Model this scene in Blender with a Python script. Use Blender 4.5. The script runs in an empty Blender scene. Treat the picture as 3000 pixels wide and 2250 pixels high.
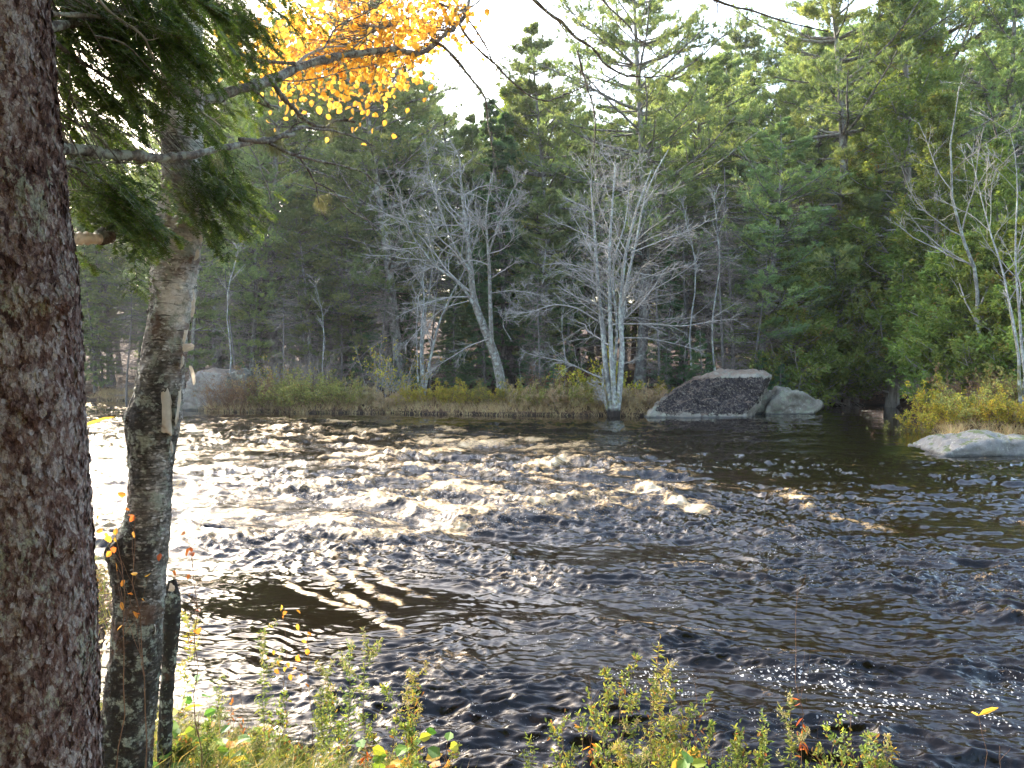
import bpy, math, random
import numpy as np
from math import radians, sin, cos, pi
random.seed(7)
RNG = np.random.default_rng(11)
scene = bpy.context.scene
COL = scene.collection

# ------------------------------------------------------------------ camera geometry
F = 2254.0; H = 2.8; PIT = math.atan(68/2254)
def ray(px, py):
    u = (px-1500)/F; v = (1125-py)/F
    return np.array([u, cos(PIT)+v*sin(PIT), -sin(PIT)+v*cos(PIT)])
def at(px, py, Y):
    d = ray(px, py); t = Y/d[1]
    return np.array([d[0]*t, Y, H+d[2]*t])
def onw(px, py):
    d = ray(px, py); t = -H/d[2]
    return np.array([d[0]*t, d[1]*t])

# ------------------------------------------------------------------ noise
_P = RNG.permutation(256).astype(np.int64); _P = np.concatenate([_P, _P, _P])
_G = RNG.normal(size=(256, 3)); _G /= np.linalg.norm(_G, axis=1)[:, None]
def noise(x, y, z=0.0):
    x, y, z = np.broadcast_arrays(np.asarray(x, float), np.asarray(y, float), np.asarray(z, float))
    xi = np.floor(x).astype(np.int64); yi = np.floor(y).astype(np.int64); zi = np.floor(z).astype(np.int64)
    fx = x-xi; fy = y-yi; fz = z-zi
    u = fx*fx*fx*(fx*(fx*6-15)+10); v = fy*fy*fy*(fy*(fy*6-15)+10); w = fz*fz*fz*(fz*(fz*6-15)+10)
    xi &= 255; yi &= 255; zi &= 255
    def g(i, j, k):
        h = _P[_P[_P[(xi+i) & 255]+((yi+j) & 255)]+((zi+k) & 255)]
        gg = _G[h]
        return gg[..., 0]*(fx-i)+gg[..., 1]*(fy-j)+gg[..., 2]*(fz-k)
    def L(a, b, t): return a+t*(b-a)
    a = L(L(g(0,0,0), g(1,0,0), u), L(g(0,1,0), g(1,1,0), u), v)
    if np.all(fz == 0): return a*1.5
    b = L(L(g(0,0,1), g(1,0,1), u), L(g(0,1,1), g(1,1,1), u), v)
    return L(a, b, w)*1.5
def fbm(x, y, z=0.0, o=4, g=0.5):
    s = 0; a = 1
    for i in range(o):
        s = s+a*noise(x*2**i+i*17.3, y*2**i-i*9.1, z*2**i+(i*5.7 if np.any(np.asarray(z)) else 0)); a *= g
    return s
def ridge(x, y, z=0.0): return 1-2*np.abs(noise(x, y, z))
def sstep(a, b, x):
    t = np.clip((x-a)/(b-a), 0, 1); return t*t*(3-2*t)

# ------------------------------------------------------------------ mesh helpers
def link(o, parent=None, **kw):
    COL.objects.link(o)
    if parent is not None: o.parent = parent
    for k, v in kw.items():
        if v is not None: o[k] = v
    return o
def empty(name, loc, label=None, category=None, group=None, rz=0):
    o = bpy.data.objects.new(name, None); o.empty_display_size = .2
    o.location = [float(c) for c in loc]; o.rotation_euler = (0, 0, rz)
    return link(o, None, label=label, category=category, group=group)
class MB:
    """collects vertices / faces with a per-vertex float v (and u) and builds ONE mesh object"""
    def __init__(s): s.V = []; s.F3 = []; s.F4 = []; s.A = []; s.B = []; s.n = 0
    def add(s, V, F, a=None, b=None):
        V = np.asarray(V, float).reshape(-1, 3); F = np.asarray(F, np.int64)
        if len(V) == 0: return
        (s.F3 if F.shape[1] == 3 else s.F4).append(F+s.n)
        s.V.append(V); s.n += len(V)
        s.A.append(np.zeros(len(V)) if a is None else np.broadcast_to(np.asarray(a, float), (len(V),)))
        s.B.append(np.zeros(len(V)) if b is None else np.broadcast_to(np.asarray(b, float), (len(V),)))
    def data(s, name, mat, smooth=True):
        V = np.concatenate(s.V).astype(np.float32)
        F3 = np.concatenate(s.F3) if s.F3 else np.zeros((0, 3), np.int64)
        F4 = np.concatenate(s.F4) if s.F4 else np.zeros((0, 4), np.int64)
        me = bpy.data.meshes.new(name)
        me.vertices.add(len(V)); me.vertices.foreach_set('co', V.ravel())
        li = np.concatenate([F3.ravel(), F4.ravel()]).astype(np.int32)
        me.loops.add(len(li)); me.loops.foreach_set('vertex_index', li)
        st = np.concatenate([np.arange(len(F3))*3, len(F3)*3+np.arange(len(F4))*4]).astype(np.int32)
        me.polygons.add(len(st)); me.polygons.foreach_set('loop_start', st)
        me.polygons.foreach_set('use_smooth', np.full(len(st), smooth))
        me.update(calc_edges=True)
        for nm, arr in (('v', s.A), ('w', s.B)):
            at_ = me.attributes.new(nm, 'FLOAT', 'POINT'); at_.data.foreach_set('value', np.concatenate(arr).astype(np.float32))
        me.materials.append(mat)
        return me
    def build(s, name, mat, parent=None, smooth=True, **kw):
        return link(bpy.data.objects.new(name, s.data(name, mat, smooth)), parent, **kw)

def nrm(v): return v/np.maximum(np.linalg.norm(v, axis=-1, keepdims=True), 1e-9)
def tubes(mb, P, R, n=5, a=None, cap=True):
    """P [m,k,3], R [m,k]"""
    P = np.asarray(P, float); R = np.asarray(R, float)
    if P.ndim == 2: P = P[None]; R = R[None]
    m, k, _ = P.shape
    if m == 0: return
    T = nrm(np.gradient(P, axis=1))
    ref = np.where(np.abs(T[:, :1, 2:3]) > .8, np.array([1., 0, 0]), np.array([0, 0, 1.]))
    ref = np.broadcast_to(ref, T.shape)
    U = nrm(np.cross(T, ref)); W = np.cross(T, U)
    ang = np.arange(n)*2*pi/n
    V = P[:, :, None]+R[:, :, None, None]*(U[:, :, None]*np.cos(ang)[:, None]+W[:, :, None]*np.sin(ang)[:, None])
    i = np.arange(m)[:, None, None]*k*n; j = np.arange(k-1)[None, :, None]*n; q = np.arange(n)[None, None, :]
    q2 = (q+1) % n
    Fq = np.stack([i+j+q, i+j+q2, i+j+n+q2, i+j+n+q], -1).reshape(-1, 4)
    aa = RNG.random(m) if a is None else np.broadcast_to(a, (m,))
    mb.add(V.reshape(-1, 3), Fq, np.repeat(aa, k*n))
def smooth_path(pts, k):
    pts = np.asarray(pts, float); 
    d = np.concatenate([[0], np.cumsum(np.linalg.norm(np.diff(pts, axis=0), axis=1))])
    t = np.linspace(0, d[-1], k)
    out = np.stack([np.interp(t, d, pts[:, i]) for i in range(pts.shape[1])], 1)
    for _ in range(2):
        out[1:-1] = .25*out[:-2]+.5*out[1:-1]+.25*out[2:]
    return out
def grow(P, R, c, t0=.3, t1=1., ang=(.5, 1.), ratio=(.4, .7), k=6, wander=.2, up=.1, r_ratio=.5, rmin=.004,
         flat=0., L=None, tip=.35, taper_len=True, rng=RNG):
    """children batch from parent batch. returns P2 [m*c,k,3], R2"""
    m, kk, _ = P.shape
    pl = np.linalg.norm(np.diff(P, axis=1), axis=2).sum(1) if L is None else np.broadcast_to(L, (m,))
    t = np.sort(rng.uniform(t0, t1, (m, c)), axis=1)
    f = t*(kk-1); i = np.minimum(f.astype(int), kk-2); fr = (f-i)[..., None]
    I = np.arange(m)[:, None]
    base = P[I, i]*(1-fr)+P[I, i+1]*fr
    rad = R[I, i]*(1-fr[..., 0])+R[I, i+1]*fr[..., 0]
    T = nrm(P[I, i+1]-P[I, i])
    rnd = rng.normal(size=T.shape); rnd[..., 2] *= (1-flat)
    side = nrm(rnd-T*(rnd*T).sum(-1, keepdims=True))
    if flat > 0:
        s2 = nrm(np.cross(T, np.array([0, 0, 1.])))*np.where(np.arange(c) % 2 == 0, 1, -1)[None, :, None]
        side = nrm(side*(1-flat)+s2*flat)
    a = rng.uniform(ang[0], ang[1], (m, c, 1))
    D = T*np.cos(a)+side*np.sin(a)
    ln = pl[:, None]*rng.uniform(ratio[0], ratio[1], (m, c))
    if taper_len: ln = ln*(1.15-.75*t)
    step = (ln/(k-1))[..., None]
    out = [base]; d = D
    for s in range(k-1):
        w = rng.normal(size=d.shape)*wander; w[..., 2] *= (1-flat*.5)
        d = nrm(d+w+np.array([0, 0, up]))
        out.append(out[-1]+d*step)
    P2 = np.stack(out, 2).reshape(m*c, k, 3)
    r0 = np.maximum(rad*r_ratio, rmin).reshape(-1)
    R2 = r0[:, None]*np.linspace(1, tip, k)[None]; R2 = np.maximum(R2, rmin*.6)
    return P2, R2
def blades(mb, C, D, n, length, width, spread, v=None, rng=RNG, jit=.5):
    """n thin triangles from each centre C in direction D"""
    m = len(C)
    if m == 0: return
    d = nrm(nrm(D)[:, None]+rng.normal(size=(m, n, 3))*spread)
    L = length*rng.uniform(1-jit, 1+jit*.4, (m, n, 1))
    s = nrm(np.cross(d, rng.normal(size=(m, n, 3))))
    c = C[:, None]+rng.normal(size=(m, n, 3))*length*.12
    V = np.stack([c-s*width*.5, c+s*width*.5, c+d*L], 2).reshape(-1, 3)
    Fc = np.arange(m*n*3).reshape(-1, 3)
    vv = rng.random(m) if v is None else v
    mb.add(V, Fc, np.repeat(vv, n*3), np.tile([0., 0, 1], m*n))
def leaves(mb, C, D, size, aspect=.5, v=None, rng=RNG, fold=.25, up=None, jit=.3):
    """folded oval leaves: C centres of the leaf base, D direction of the midrib"""
    m = len(C)
    if m == 0: return
    D = nrm(D); up = rng.normal(size=(m, 3)) if up is None else np.broadcast_to(up, (m, 3))+rng.normal(size=(m, 3))*.5
    S = nrm(np.cross(D, up)); N = np.cross(S, D)
    L = (np.asarray(size)*rng.uniform(1-jit, 1+jit, m))[:, None]; W = L*aspect*.5
    curl = rng.uniform(-.25, .1, (m, 1))
    p = [C, C+D*L*.3+S*W*.95+N*L*fold*.35, C+D*L*.7+S*W*.75+N*L*(fold*.3+curl*.4), C+D*L+N*L*curl,
         C+D*L*.7-S*W*.75+N*L*(fold*.3+curl*.4), C+D*L*.3-S*W*.95+N*L*fold*.35, C+D*L*.55+N*L*curl*.2]
    V = np.stack(p, 1).reshape(-1, 3)
    b = np.arange(m)[:, None]*7
    Fq = np.concatenate([b+np.array([[0, 1, 2, 6]]), b+np.array([[6, 2, 3, 4]]), b+np.array([[0, 6, 4, 5]])])
    vv = rng.random(m) if v is None else v
    mb.add(V, Fq, np.repeat(vv, 7), np.tile([0., .5, .5, 1, .5, .5, .5], m))

# ------------------------------------------------------------------ materials
def mat_new(name):
    m = bpy.data.materials.new(name); m.use_nodes = True
    nt = m.node_tree; nt.nodes.clear()
    out = nt.nodes.new('ShaderNodeOutputMaterial')
    return m, nt, out
class N:
    def __init__(s, nt): s.nt = nt
    def n(s, t, **kw):
        nd = s.nt.nodes.new(t)
        for k, v in kw.items():
            if k.startswith('_'): setattr(nd, k[1:], v)
            else: s.set(nd, k.replace('__', ' '), v)
        return nd
    def set(s, nd, key, v):
        inp = nd.inputs[key] if not key.isdigit() else nd.inputs[int(key)]
        if isinstance(v, bpy.types.NodeSocket): s.nt.links.new(v, inp)
        elif isinstance(v, (tuple, list)) and len(v) == 3 and inp.type == 'RGBA': inp.default_value = (*v, 1)
        else: inp.default_value = v
    def ramp(s, fac, stops, interp='LINEAR'):
        r = s.nt.nodes.new('ShaderNodeValToRGB'); e = r.color_ramp.elements; r.color_ramp.interpolation = interp
        while len(e) < len(stops): e.new(.5)
        for i, (p, c) in enumerate(stops):
            e[i].position = p; e[i].color = (*c, 1) if isinstance(c, (tuple, list)) else (c, c, c, 1)
        s.nt.links.new(fac, r.inputs[0]); return r.outputs[0]
    def attr(s, name): return s.n('ShaderNodeAttribute', _attribute_name=name).outputs['Fac']
    def math(s, op, a, b=None, c=None, clamp=False):
        nd = s.nt.nodes.new('ShaderNodeMath'); nd.operation = op; nd.use_clamp = clamp
        for i, q in enumerate((a, b, c)):
            if q is not None:
                if isinstance(q, bpy.types.NodeSocket): s.nt.links.new(q, nd.inputs[i])
                else: nd.inputs[i].default_value = q
        return nd.outputs[0]
    def mix(s, f, a, b, mode='MIX'):
        nd = s.nt.nodes.new('ShaderNodeMix'); nd.data_type = 'RGBA'; nd.blend_type = mode
        for key, q in ((0, f), (6, a), (7, b)):
            if isinstance(q, bpy.types.NodeSocket): s.nt.links.new(q, nd.inputs[key])
            elif isinstance(q, (tuple, list)): nd.inputs[key].default_value = (*q, 1)
            else: nd.inputs[key].default_value = q
        return nd.outputs[2]
    def coords(s, scale=(1, 1, 1), kind='Object'):
        tc = s.n('ShaderNodeTexCoord'); mp = s.n('ShaderNodeMapping')
        s.nt.links.new(tc.outputs[kind], mp.inputs[0]); mp.inputs['Scale'].default_value = scale
        return mp.outputs[0]
    def noise(s, vec, scale, detail=4, rough=.55, dist=0):
        return s.n('ShaderNodeTexNoise', Vector=vec, Scale=scale, Detail=detail, Roughness=rough, Distortion=dist).outputs['Fac']
    def bump(s, h, strength=.5, dist=.02, normal=None):
        nd = s.n('ShaderNodeBump', Height=h, Strength=strength, Distance=dist)
        if normal is not None: s.set(nd, 'Normal', normal)
        return nd.outputs[0]

def foliage_mat(name, stops, transl=.45, tcol=(1.25, 1.15, .6), rough=.55, objvar=.25, spec=.3):
    m, nt, out = mat_new(name); g = N(nt)
    v = g.attr('v')
    oi = g.n('ShaderNodeObjectInfo').outputs['Random']
    col = g.ramp(v, stops)
    hsv = g.n('ShaderNodeHueSaturation', Color=col)
    g.set(hsv, 'Value', g.math('MULTIPLY_ADD', oi, objvar*2, 1-objvar))
    g.set(hsv, 'Hue', g.math('MULTIPLY_ADD', oi, .03, .485))
    c = hsv.outputs[0]
    p = g.n('ShaderNodeBsdfPrincipled', Roughness=rough); g.set(p, 'Base Color', c); p.inputs['Specular IOR Level'].default_value = spec
    t = g.n('ShaderNodeBsdfTranslucent'); g.set(t, 'Color', g.mix(1.0, c, tcol, 'MULTIPLY'))
    ms = g.n('ShaderNodeMixShader'); ms.inputs[0].default_value = transl
    nt.links.new(p.outputs[0], ms.inputs[1]); nt.links.new(t.outputs[0], ms.inputs[2])
    nt.links.new(ms.outputs[0], out.inputs[0]); return m
def bark_mat(name, dark, light, scale=6, stretch=.35, lichen=None, bump=.6, dist=.02, moss=None, wet=False):
    m, nt, out = mat_new(name); g = N(nt)
    co = g.coords((1, 1, stretch))
    n1 = g.noise(co, scale, 6, .65, .4)
    n2 = g.noise(co, scale*5, 4, .6)
    mixn = g.math('ADD', g.math('MULTIPLY', n1, .65), g.math('MULTIPLY', n2, .35))
    col = g.ramp(mixn, [(.36, dark), (.5, tuple((a+b)/2 for a, b in zip(dark, light))), (.62, light)])
    if lichen:
        ln = g.noise(g.coords((1, 1, .8)), scale*.8, 5, .7)
        col = g.mix(g.ramp(ln, [(.5, 0.), (.58, 1.)]), col, lichen)
    if moss:
        z = g.n('ShaderNodeSeparateXYZ'); tc = g.n('ShaderNodeTexCoord'); nt.links.new(tc.outputs['Object'], z.inputs[0])
        mn = g.math('SUBTRACT', g.noise(g.coords(), 3, 4), g.math('MULTIPLY', z.outputs[2], .08))
        col = g.mix(g.ramp(mn, [(.42, 0.), (.55, 1.)]), col, moss)
    if wet:
        ge = g.n('ShaderNodeNewGeometry'); wz = g.n('ShaderNodeSeparateXYZ'); nt.links.new(ge.outputs['Position'], wz.inputs[0])
        col = g.mix(g.ramp(g.math('SUBTRACT', wz.outputs[2], g.math('MULTIPLY', n1, .5)), [(.02, 1.), (.22, 0.)]), col, (.03, .024, .02))
    p = g.n('ShaderNodeBsdfPrincipled', Roughness=.9); g.set(p, 'Base Color', col)
    p.inputs['Specular IOR Level'].default_value = .15
    g.set(p, 'Normal', g.bump(mixn, bump, dist))
    nt.links.new(p.outputs[0], out.inputs[0]); return m

M = {}
G1 = [(0, (.035, .065, .028)), (.35, (.06, .11, .042)), (.7, (.085, .15, .05)), (1, (.14, .19, .06))]
M['pine'] = foliage_mat('pine_needles', [(0, (.12, .185, .09)), (.4, (.2, .285, .125)), (.75, (.31, .385, .155)), (1, (.46, .48, .18))], .5)  # greens raised to stand in for light scattered among the needles
M['cedar'] = foliage_mat('cedar_sprays', [(0, (.10, .17, .04)), (.5, (.23, .31, .075)), (.86, (.38, .43, .1)), (.93, (.32, .23, .07)), (1, (.38, .24, .08))], .5)
M['fir'] = foliage_mat('fir_needles', [(0, (.06, .12, .06)), (.6, (.105, .185, .085)), (1, (.16, .25, .1))], .45)
M['hem'] = foliage_mat('hemlock_needles', [(0, (.045, .085, .03)), (.6, (.08, .14, .04)), (1, (.16, .22, .05))], .5)
M['gold'] = foliage_mat('golden_birch_leaves', [(0, (.66, .36, .05)), (.5, (.78, .46, .06)), (.85, (.85, .6, .1)), (1, (.5, .27, .05))], .6, (1.1, 1.1, .9), objvar=0)
M['orange'] = foliage_mat('orange_leaves', [(0, (.45, .13, .03)), (.6, (.62, .24, .04)), (1, (.7, .4, .06))], .5, (1.1, 1.1, .9), objvar=0)
M['yelleaf'] = foliage_mat('yellow_shrub_leaves', [(0, (.22, .24, .04)), (.45, (.45, .40, .05)), (.8, (.6, .46, .06)), (1, (.5, .26, .05))], .45, (1.1, 1.1, .7), objvar=.2)
M['olive'] = foliage_mat('olive_shrub_leaves', [(0, (.16, .18, .05)), (.5, (.29, .30, .08)), (.85, (.42, .38, .1)), (1, (.34, .18, .06))], .4, (1.1, 1.1, .7), objvar=.25)
M['russet'] = foliage_mat('russet_shrub_leaves', [(0, (.14, .07, .04)), (.5, (.23, .12, .06)), (.85, (.3, .19, .08)), (1, (.25, .22, .07))], .3, (1.1, 1., .8), objvar=.25)
M['weed'] = foliage_mat('weed_leaves', [(0, (.09, .13, .045)), (.4, (.16, .21, .065)), (.7, (.30, .31, .08)), (.85, (.5, .34, .07)), (1, (.28, .11, .05))], .5, (1.1, 1.15, .6), objvar=.15)
M['broad'] = foliage_mat('broad_leaves', [(0, (.09, .2, .05)), (.5, (.2, .34, .06)), (.72, (.45, .42, .06)), (.85, (.7, .42, .06)), (1, (.5, .2, .06))], .5, (1.1, 1.15, .6), objvar=0)
M['plume'] = foliage_mat('seed_plumes', [(0, (.42, .33, .18)), (.6, (.6, .5, .28)), (1, (.65, .5, .18))], .4, (1, 1, .9), objvar=.1)
M['drygrass'] = foliage_mat('dry_grass', [(0, (.34, .22, .1)), (.5, (.54, .4, .2)), (.85, (.62, .5, .26)), (1, (.28, .3, .08))], .35, (1.05, 1, .85), objvar=0)
M['grass'] = foliage_mat('green_grass', [(0, (.08, .115, .035)), (.5, (.15, .18, .055)), (.75, (.32, .29, .1)), (1, (.42, .28, .13))], .45, (1.1, 1.1, .6), objvar=0)
M['litter'] = foliage_mat('fallen_leaves', [(0, (.12, .06, .03)), (.5, (.24, .11, .05)), (.85, (.38, .2, .07)), (1, (.5, .36, .1))], .2, (1, 1, .9), objvar=0)
M['pinebark'] = bark_mat('pine_bark', (.07, .055, .05), (.27, .245, .22), 5, .3, (.30, .31, .26), .7, .04)
M['firbark'] = bark_mat('fir_bark', (.08, .07, .06), (.24, .22, .2), 8, .4)
M['cedarbark'] = bark_mat('cedar_bark', (.14, .11, .09), (.4, .36, .31), 8, .15)
M['mapbark'] = bark_mat('maple_bark', (.11, .105, .095), (.37, .36, .34), 7, .6, (.42, .45, .38), .4, .02, (.17, .16, .07), wet=True)
M['twig'] = bark_mat('twig_bark', (.22, .2, .175), (.5, .46, .41), 4, 1)
M['brownbark'] = bark_mat('brown_maple_bark', (.07, .06, .05), (.27, .24, .2), 7, .5, (.3, .31, .27), .6, .03, (.10, .11, .035))
M['deadtwig'] = bark_mat('dead_twig_bark', (.17, .135, .115), (.36, .3, .26), 3, 1)
M['stem'] = bark_mat('stem_bark', (.1, .055, .035), (.25, .15, .09), 12, 1)
M['limb'] = bark_mat('lichened_limb_bark', (.035, .026, .022), (.25, .22, .19), 28, .8, (.3, .31, .26), .9, .008)
M['darktwig'] = bark_mat('dark_twig_bark', (.05, .04, .035), (.2, .17, .14), 30, .6, (.28, .29, .24), .8, .006)

# scaly spruce bark, close up
def scaly():
    m, nt, out = mat_new('scaly_spruce_bark'); g = N(nt)
    co = g.coords((1, 1, .5))
    def warp(vec, sc, am):
        nv = g.n('ShaderNodeTexNoise', Vector=vec, Scale=sc, Detail=5, Roughness=.7); a = g.n('ShaderNodeVectorMath', _operation='SUBTRACT'); nt.links.new(nv.outputs['Color'], a.inputs[0]); a.inputs[1].default_value = (.5, .5, .5)
        wv = g.n('ShaderNodeVectorMath', _operation='MULTIPLY_ADD'); nt.links.new(a.outputs[0], wv.inputs[0]); wv.inputs[1].default_value = (am, am, am); nt.links.new(vec, wv.inputs[2]); return wv.outputs[0]
    wc = warp(co, 30, .045)
    v1 = g.n('ShaderNodeTexVoronoi', _feature='F1', Vector=wc, Scale=52); v2 = g.n('ShaderNodeTexVoronoi', _feature='F1', Vector=warp(co, 55, .03), Scale=105)
    c1 = g.n('ShaderNodeSeparateColor'); nt.links.new(v1.outputs['Color'], c1.inputs[0]); c2 = g.n('ShaderNodeSeparateColor'); nt.links.new(v2.outputs['Color'], c2.inputs[0])
    big = g.noise(g.coords((1, 1, .4)), 5, 6, .65, .6); fine = g.noise(co, 130, 5, .75); mid = g.noise(g.coords((1, 1, .6)), 34, 5, .7, .6)
    h = g.math('ADD', g.math('MULTIPLY', c1.outputs[0], .5), g.math('ADD', g.math('MULTIPLY', c2.outputs[0], .3), g.math('ADD', g.math('MULTIPLY', mid, .9), g.math('MULTIPLY', fine, .5))))
    f = g.math('ADD', g.math('MULTIPLY', c1.outputs[1], .22), g.math('ADD', g.math('MULTIPLY', c2.outputs[1], .14), g.math('ADD', g.math('MULTIPLY', big, .5), g.math('ADD', g.math('MULTIPLY', g.attr('v'), .16), g.math('MULTIPLY', mid, .6)))))
    base = g.ramp(f, [(.58, (.042, .018, .013)), (.7, (.14, .072, .055)), (.82, (.24, .165, .14)), (.95, (.44, .38, .345))])
    base = g.mix(g.ramp(fine, [(.35, .55), (.5, 0.)]), base, (.02, .012, .01))
    lich = g.ramp(fine, [(.35, (.12, .13, .09)), (.6, (.38, .4, .28))])
    ln = g.math('ADD', g.noise(g.coords((1, 1, .45)), 6, 3, .6), g.math('ADD', g.math('MULTIPLY_ADD', mid, .8, -.4), g.math('MULTIPLY_ADD', fine, .7, -.35)))
    base = g.mix(g.ramp(ln, [(.64, 0.), (.72, .7)]), base, lich)
    p = g.n('ShaderNodeBsdfPrincipled', Roughness=.85); g.set(p, 'Base Color', base); p.inputs['Specular IOR Level'].default_value = .25
    g.set(p, 'Normal', g.bump(h, 1., .022)); nt.links.new(p.outputs[0], out.inputs[0]); return m
M['spruce_bark'] = scaly()
def birchm():
    m, nt, out = mat_new('old_birch_bark'); g = N(nt)
    co = g.coords((1, 1, 1)); fl = g.coords((1, 1, 4.5))
    streak = g.noise(fl, 11, 6, .75, .3)           # horizontal curls
    big = g.noise(g.coords((1, 1, .6)), 4.2, 5, .65, .6)
    fine = g.noise(co, 75, 4, .7)
    hz = g.n('ShaderNodeSeparateXYZ'); tc = g.n('ShaderNodeTexCoord'); nt.links.new(tc.outputs['Object'], hz.inputs[0])
    x = g.math('MULTIPLY_ADD', hz.outputs[0], .55, 0)       # bark tone turns paler towards the right
    z = g.math('MULTIPLY', g.math('SUBTRACT', hz.outputs[2], 2.3), .07)
    f = g.math('ADD', g.math('ADD', g.math('MULTIPLY', streak, .45), g.math('MULTIPLY', big, .85)), g.math('ADD', g.math('MULTIPLY_ADD', g.attr('v'), .12, -.19), g.math('ADD', x, z)))
    base = g.ramp(f, [(.42, (.03, .025, .02)), (.5, (.10, .09, .075)), (.57, (.24, .22, .195)), (.66, (.48, .46, .42)), (.74, (.68, .65, .6))])
    br = g.ramp(g.noise(co, 6, 4, .6), [(.56, 0.), (.64, .7)])
    base = g.mix(br, base, (.13, .07, .045))
    li = g.ramp(g.math('ADD', g.noise(co, 13, 6, .75), g.math('MULTIPLY', fine, .1)), [(.58, 0.), (.64, .85)])
    base = g.mix(li, base, g.ramp(fine, [(.3, (.16, .18, .14)), (.7, (.42, .45, .37))]))
    lent = g.ramp(g.noise(g.coords((1, 1, 9)), 16, 2, .5), [(.33, 1.), (.38, 0.)])
    base = g.mix(g.math('MULTIPLY', lent, .8), base, (.03, .025, .02))
    h = g.math('ADD', g.math('MULTIPLY', streak, 1.2), g.math('ADD', g.math('MULTIPLY', fine, .5), g.math('MULTIPLY', big, .6)))
    p = g.n('ShaderNodeBsdfPrincipled', Roughness=.75); g.set(p, 'Base Color', base); p.inputs['Specular IOR Level'].default_value = .3
    g.set(p, 'Normal', g.bump(h, 1., .012)); nt.links.new(p.outputs[0], out.inputs[0]); return m
M['birch'] = birchm()
def simple(name, col, rough=.8, transl=0, nz=None):
    m, nt, out = mat_new(name); g = N(nt)
    p = g.n('ShaderNodeBsdfPrincipled', Roughness=rough)
    n = g.noise(g.coords(), nz or 8, 5, .6)
    g.set(p, 'Base Color', g.ramp(n, [(.3, tuple(c*.65 for c in col)), (.7, col)]))
    g.set(p, 'Normal', g.bump(n, .3, .01))
    if transl:
        t = g.n('ShaderNodeBsdfTranslucent', Color=(*col, 1)); ms = g.n('ShaderNodeMixShader'); ms.inputs[0].default_value = transl
        nt.links.new(p.outputs[0], ms.inputs[1]); nt.links.new(t.outputs[0], ms.inputs[2]); nt.links.new(ms.outputs[0], out.inputs[0])
    else: nt.links.new(p.outputs[0], out.inputs[0])
    return m
M['curl'] = simple('peeled_birch_bark', (.72, .64, .52), .7, .3, 30)
M['moss'] = simple('hanging_moss', (.28, .27, .12), .9, .3, 20)

def rockm(name, dark, light, lichen=0., tripe=False, needles=False, spot=True, moss=False, zshift=0.):
    m, nt, out = mat_new(name); g = N(nt)
    co = g.coords()
    n1 = g.noise(co, 1.6, 7, .65); n2 = g.noise(co, 22, 5, .7)
    f = g.math('ADD', g.math('MULTIPLY', n1, .6), g.math('MULTIPLY', n2, .4))
    dark = (dark[0]*1.1, dark[1], dark[2]*.84); light = (light[0]*1.1, light[1], light[2]*.84)
    col = g.ramp(f, [(.34, dark), (.66, light)])
    if spot:
        s = g.ramp(g.noise(co, 7, 6, .8), [(.58, 0.), (.62, .8)])
        col = g.mix(s, col, (.40, .38, .33))
    if lichen:
        col = g.mix(g.ramp(g.noise(co, 2.6, 6, .7), [(.5, 0.), (.6, lichen)]), col, (.3, .33, .22))
    h = f
    geo = g.n('ShaderNodeNewGeometry'); sx = g.n('ShaderNodeSeparateXYZ'); nt.links.new(geo.outputs['Normal'], sx.inputs[0])
    if tripe:   # dark curled rock-tripe lichen on the face; mask is painted per vertex
        tv = g.n('ShaderNodeTexVoronoi', _feature='F1', Vector=co, Scale=15.0); 
        sc = g.n('ShaderNodeSeparateColor'); nt.links.new(tv.outputs['Color'], sc.inputs[0])
        tn = g.math('ADD', g.attr('v'), g.math('MULTIPLY_ADD', g.noise(co, 3.5, 6, .75), 2.4, -1.2))
        mk = g.ramp(tn, [(.3, 0.), (.42, 1.)])
        tc = g.ramp(g.math('ADD', g.math('MULTIPLY', sc.outputs[0], .6), g.math('MULTIPLY', n2, .5)), [(.25, (.014, .011, .012)), (.6, (.045, .035, .033)), (.78, (.10, .08, .065)), (.9, (.2, .17, .13))])
        col = g.mix(mk, col, tc)
        h = g.math('ADD', h, g.math('MULTIPLY', mk, g.math('MULTIPLY_ADD', tv.outputs['Distance'], 1.4, .1)))
    if needles or moss:
        up = g.math('ADD', sx.outputs[2], g.math('MULTIPLY_ADD', g.noise(co, 3, 6, .75), 1.4, -.7))
        nc = g.ramp(g.noise(co, 30, 4, .8), [(.35, (.10, .065, .045)), (.55, (.22, .15, .10)), (.75, (.38, .31, .25))]) if needles else g.ramp(n2, [(.3, (.05, .07, .02)), (.7, (.14, .16, .05))])
        col = g.mix(g.ramp(up, [(.6 if needles else .95, 0.), (1. if needles else 1.05, .85)]), col, nc)
    wz = g.n('ShaderNodeSeparateXYZ'); nt.links.new(geo.outputs['Position'], wz.inputs[0])
    wet = g.math('MULTIPLY_ADD', n1, .25, -.02)
    wm = g.math('SUBTRACT', wet, wz.outputs[2]); wm = g.math('MULTIPLY', wm, 14, clamp=True)
    col = g.mix(g.math('MULTIPLY', wm, .8), col, (.03, .03, .03))
    p = g.n('ShaderNodeBsdfPrincipled'); g.set(p, 'Base Color', col); g.set(p, 'Roughness', g.math('MULTIPLY_ADD', wm, -.6, .9))
    p.inputs['Specular IOR Level'].default_value = .25
    g.set(p, 'Normal', g.bump(h, .8, .05)); nt.links.new(p.outputs[0], out.inputs[0]); return m

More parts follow.
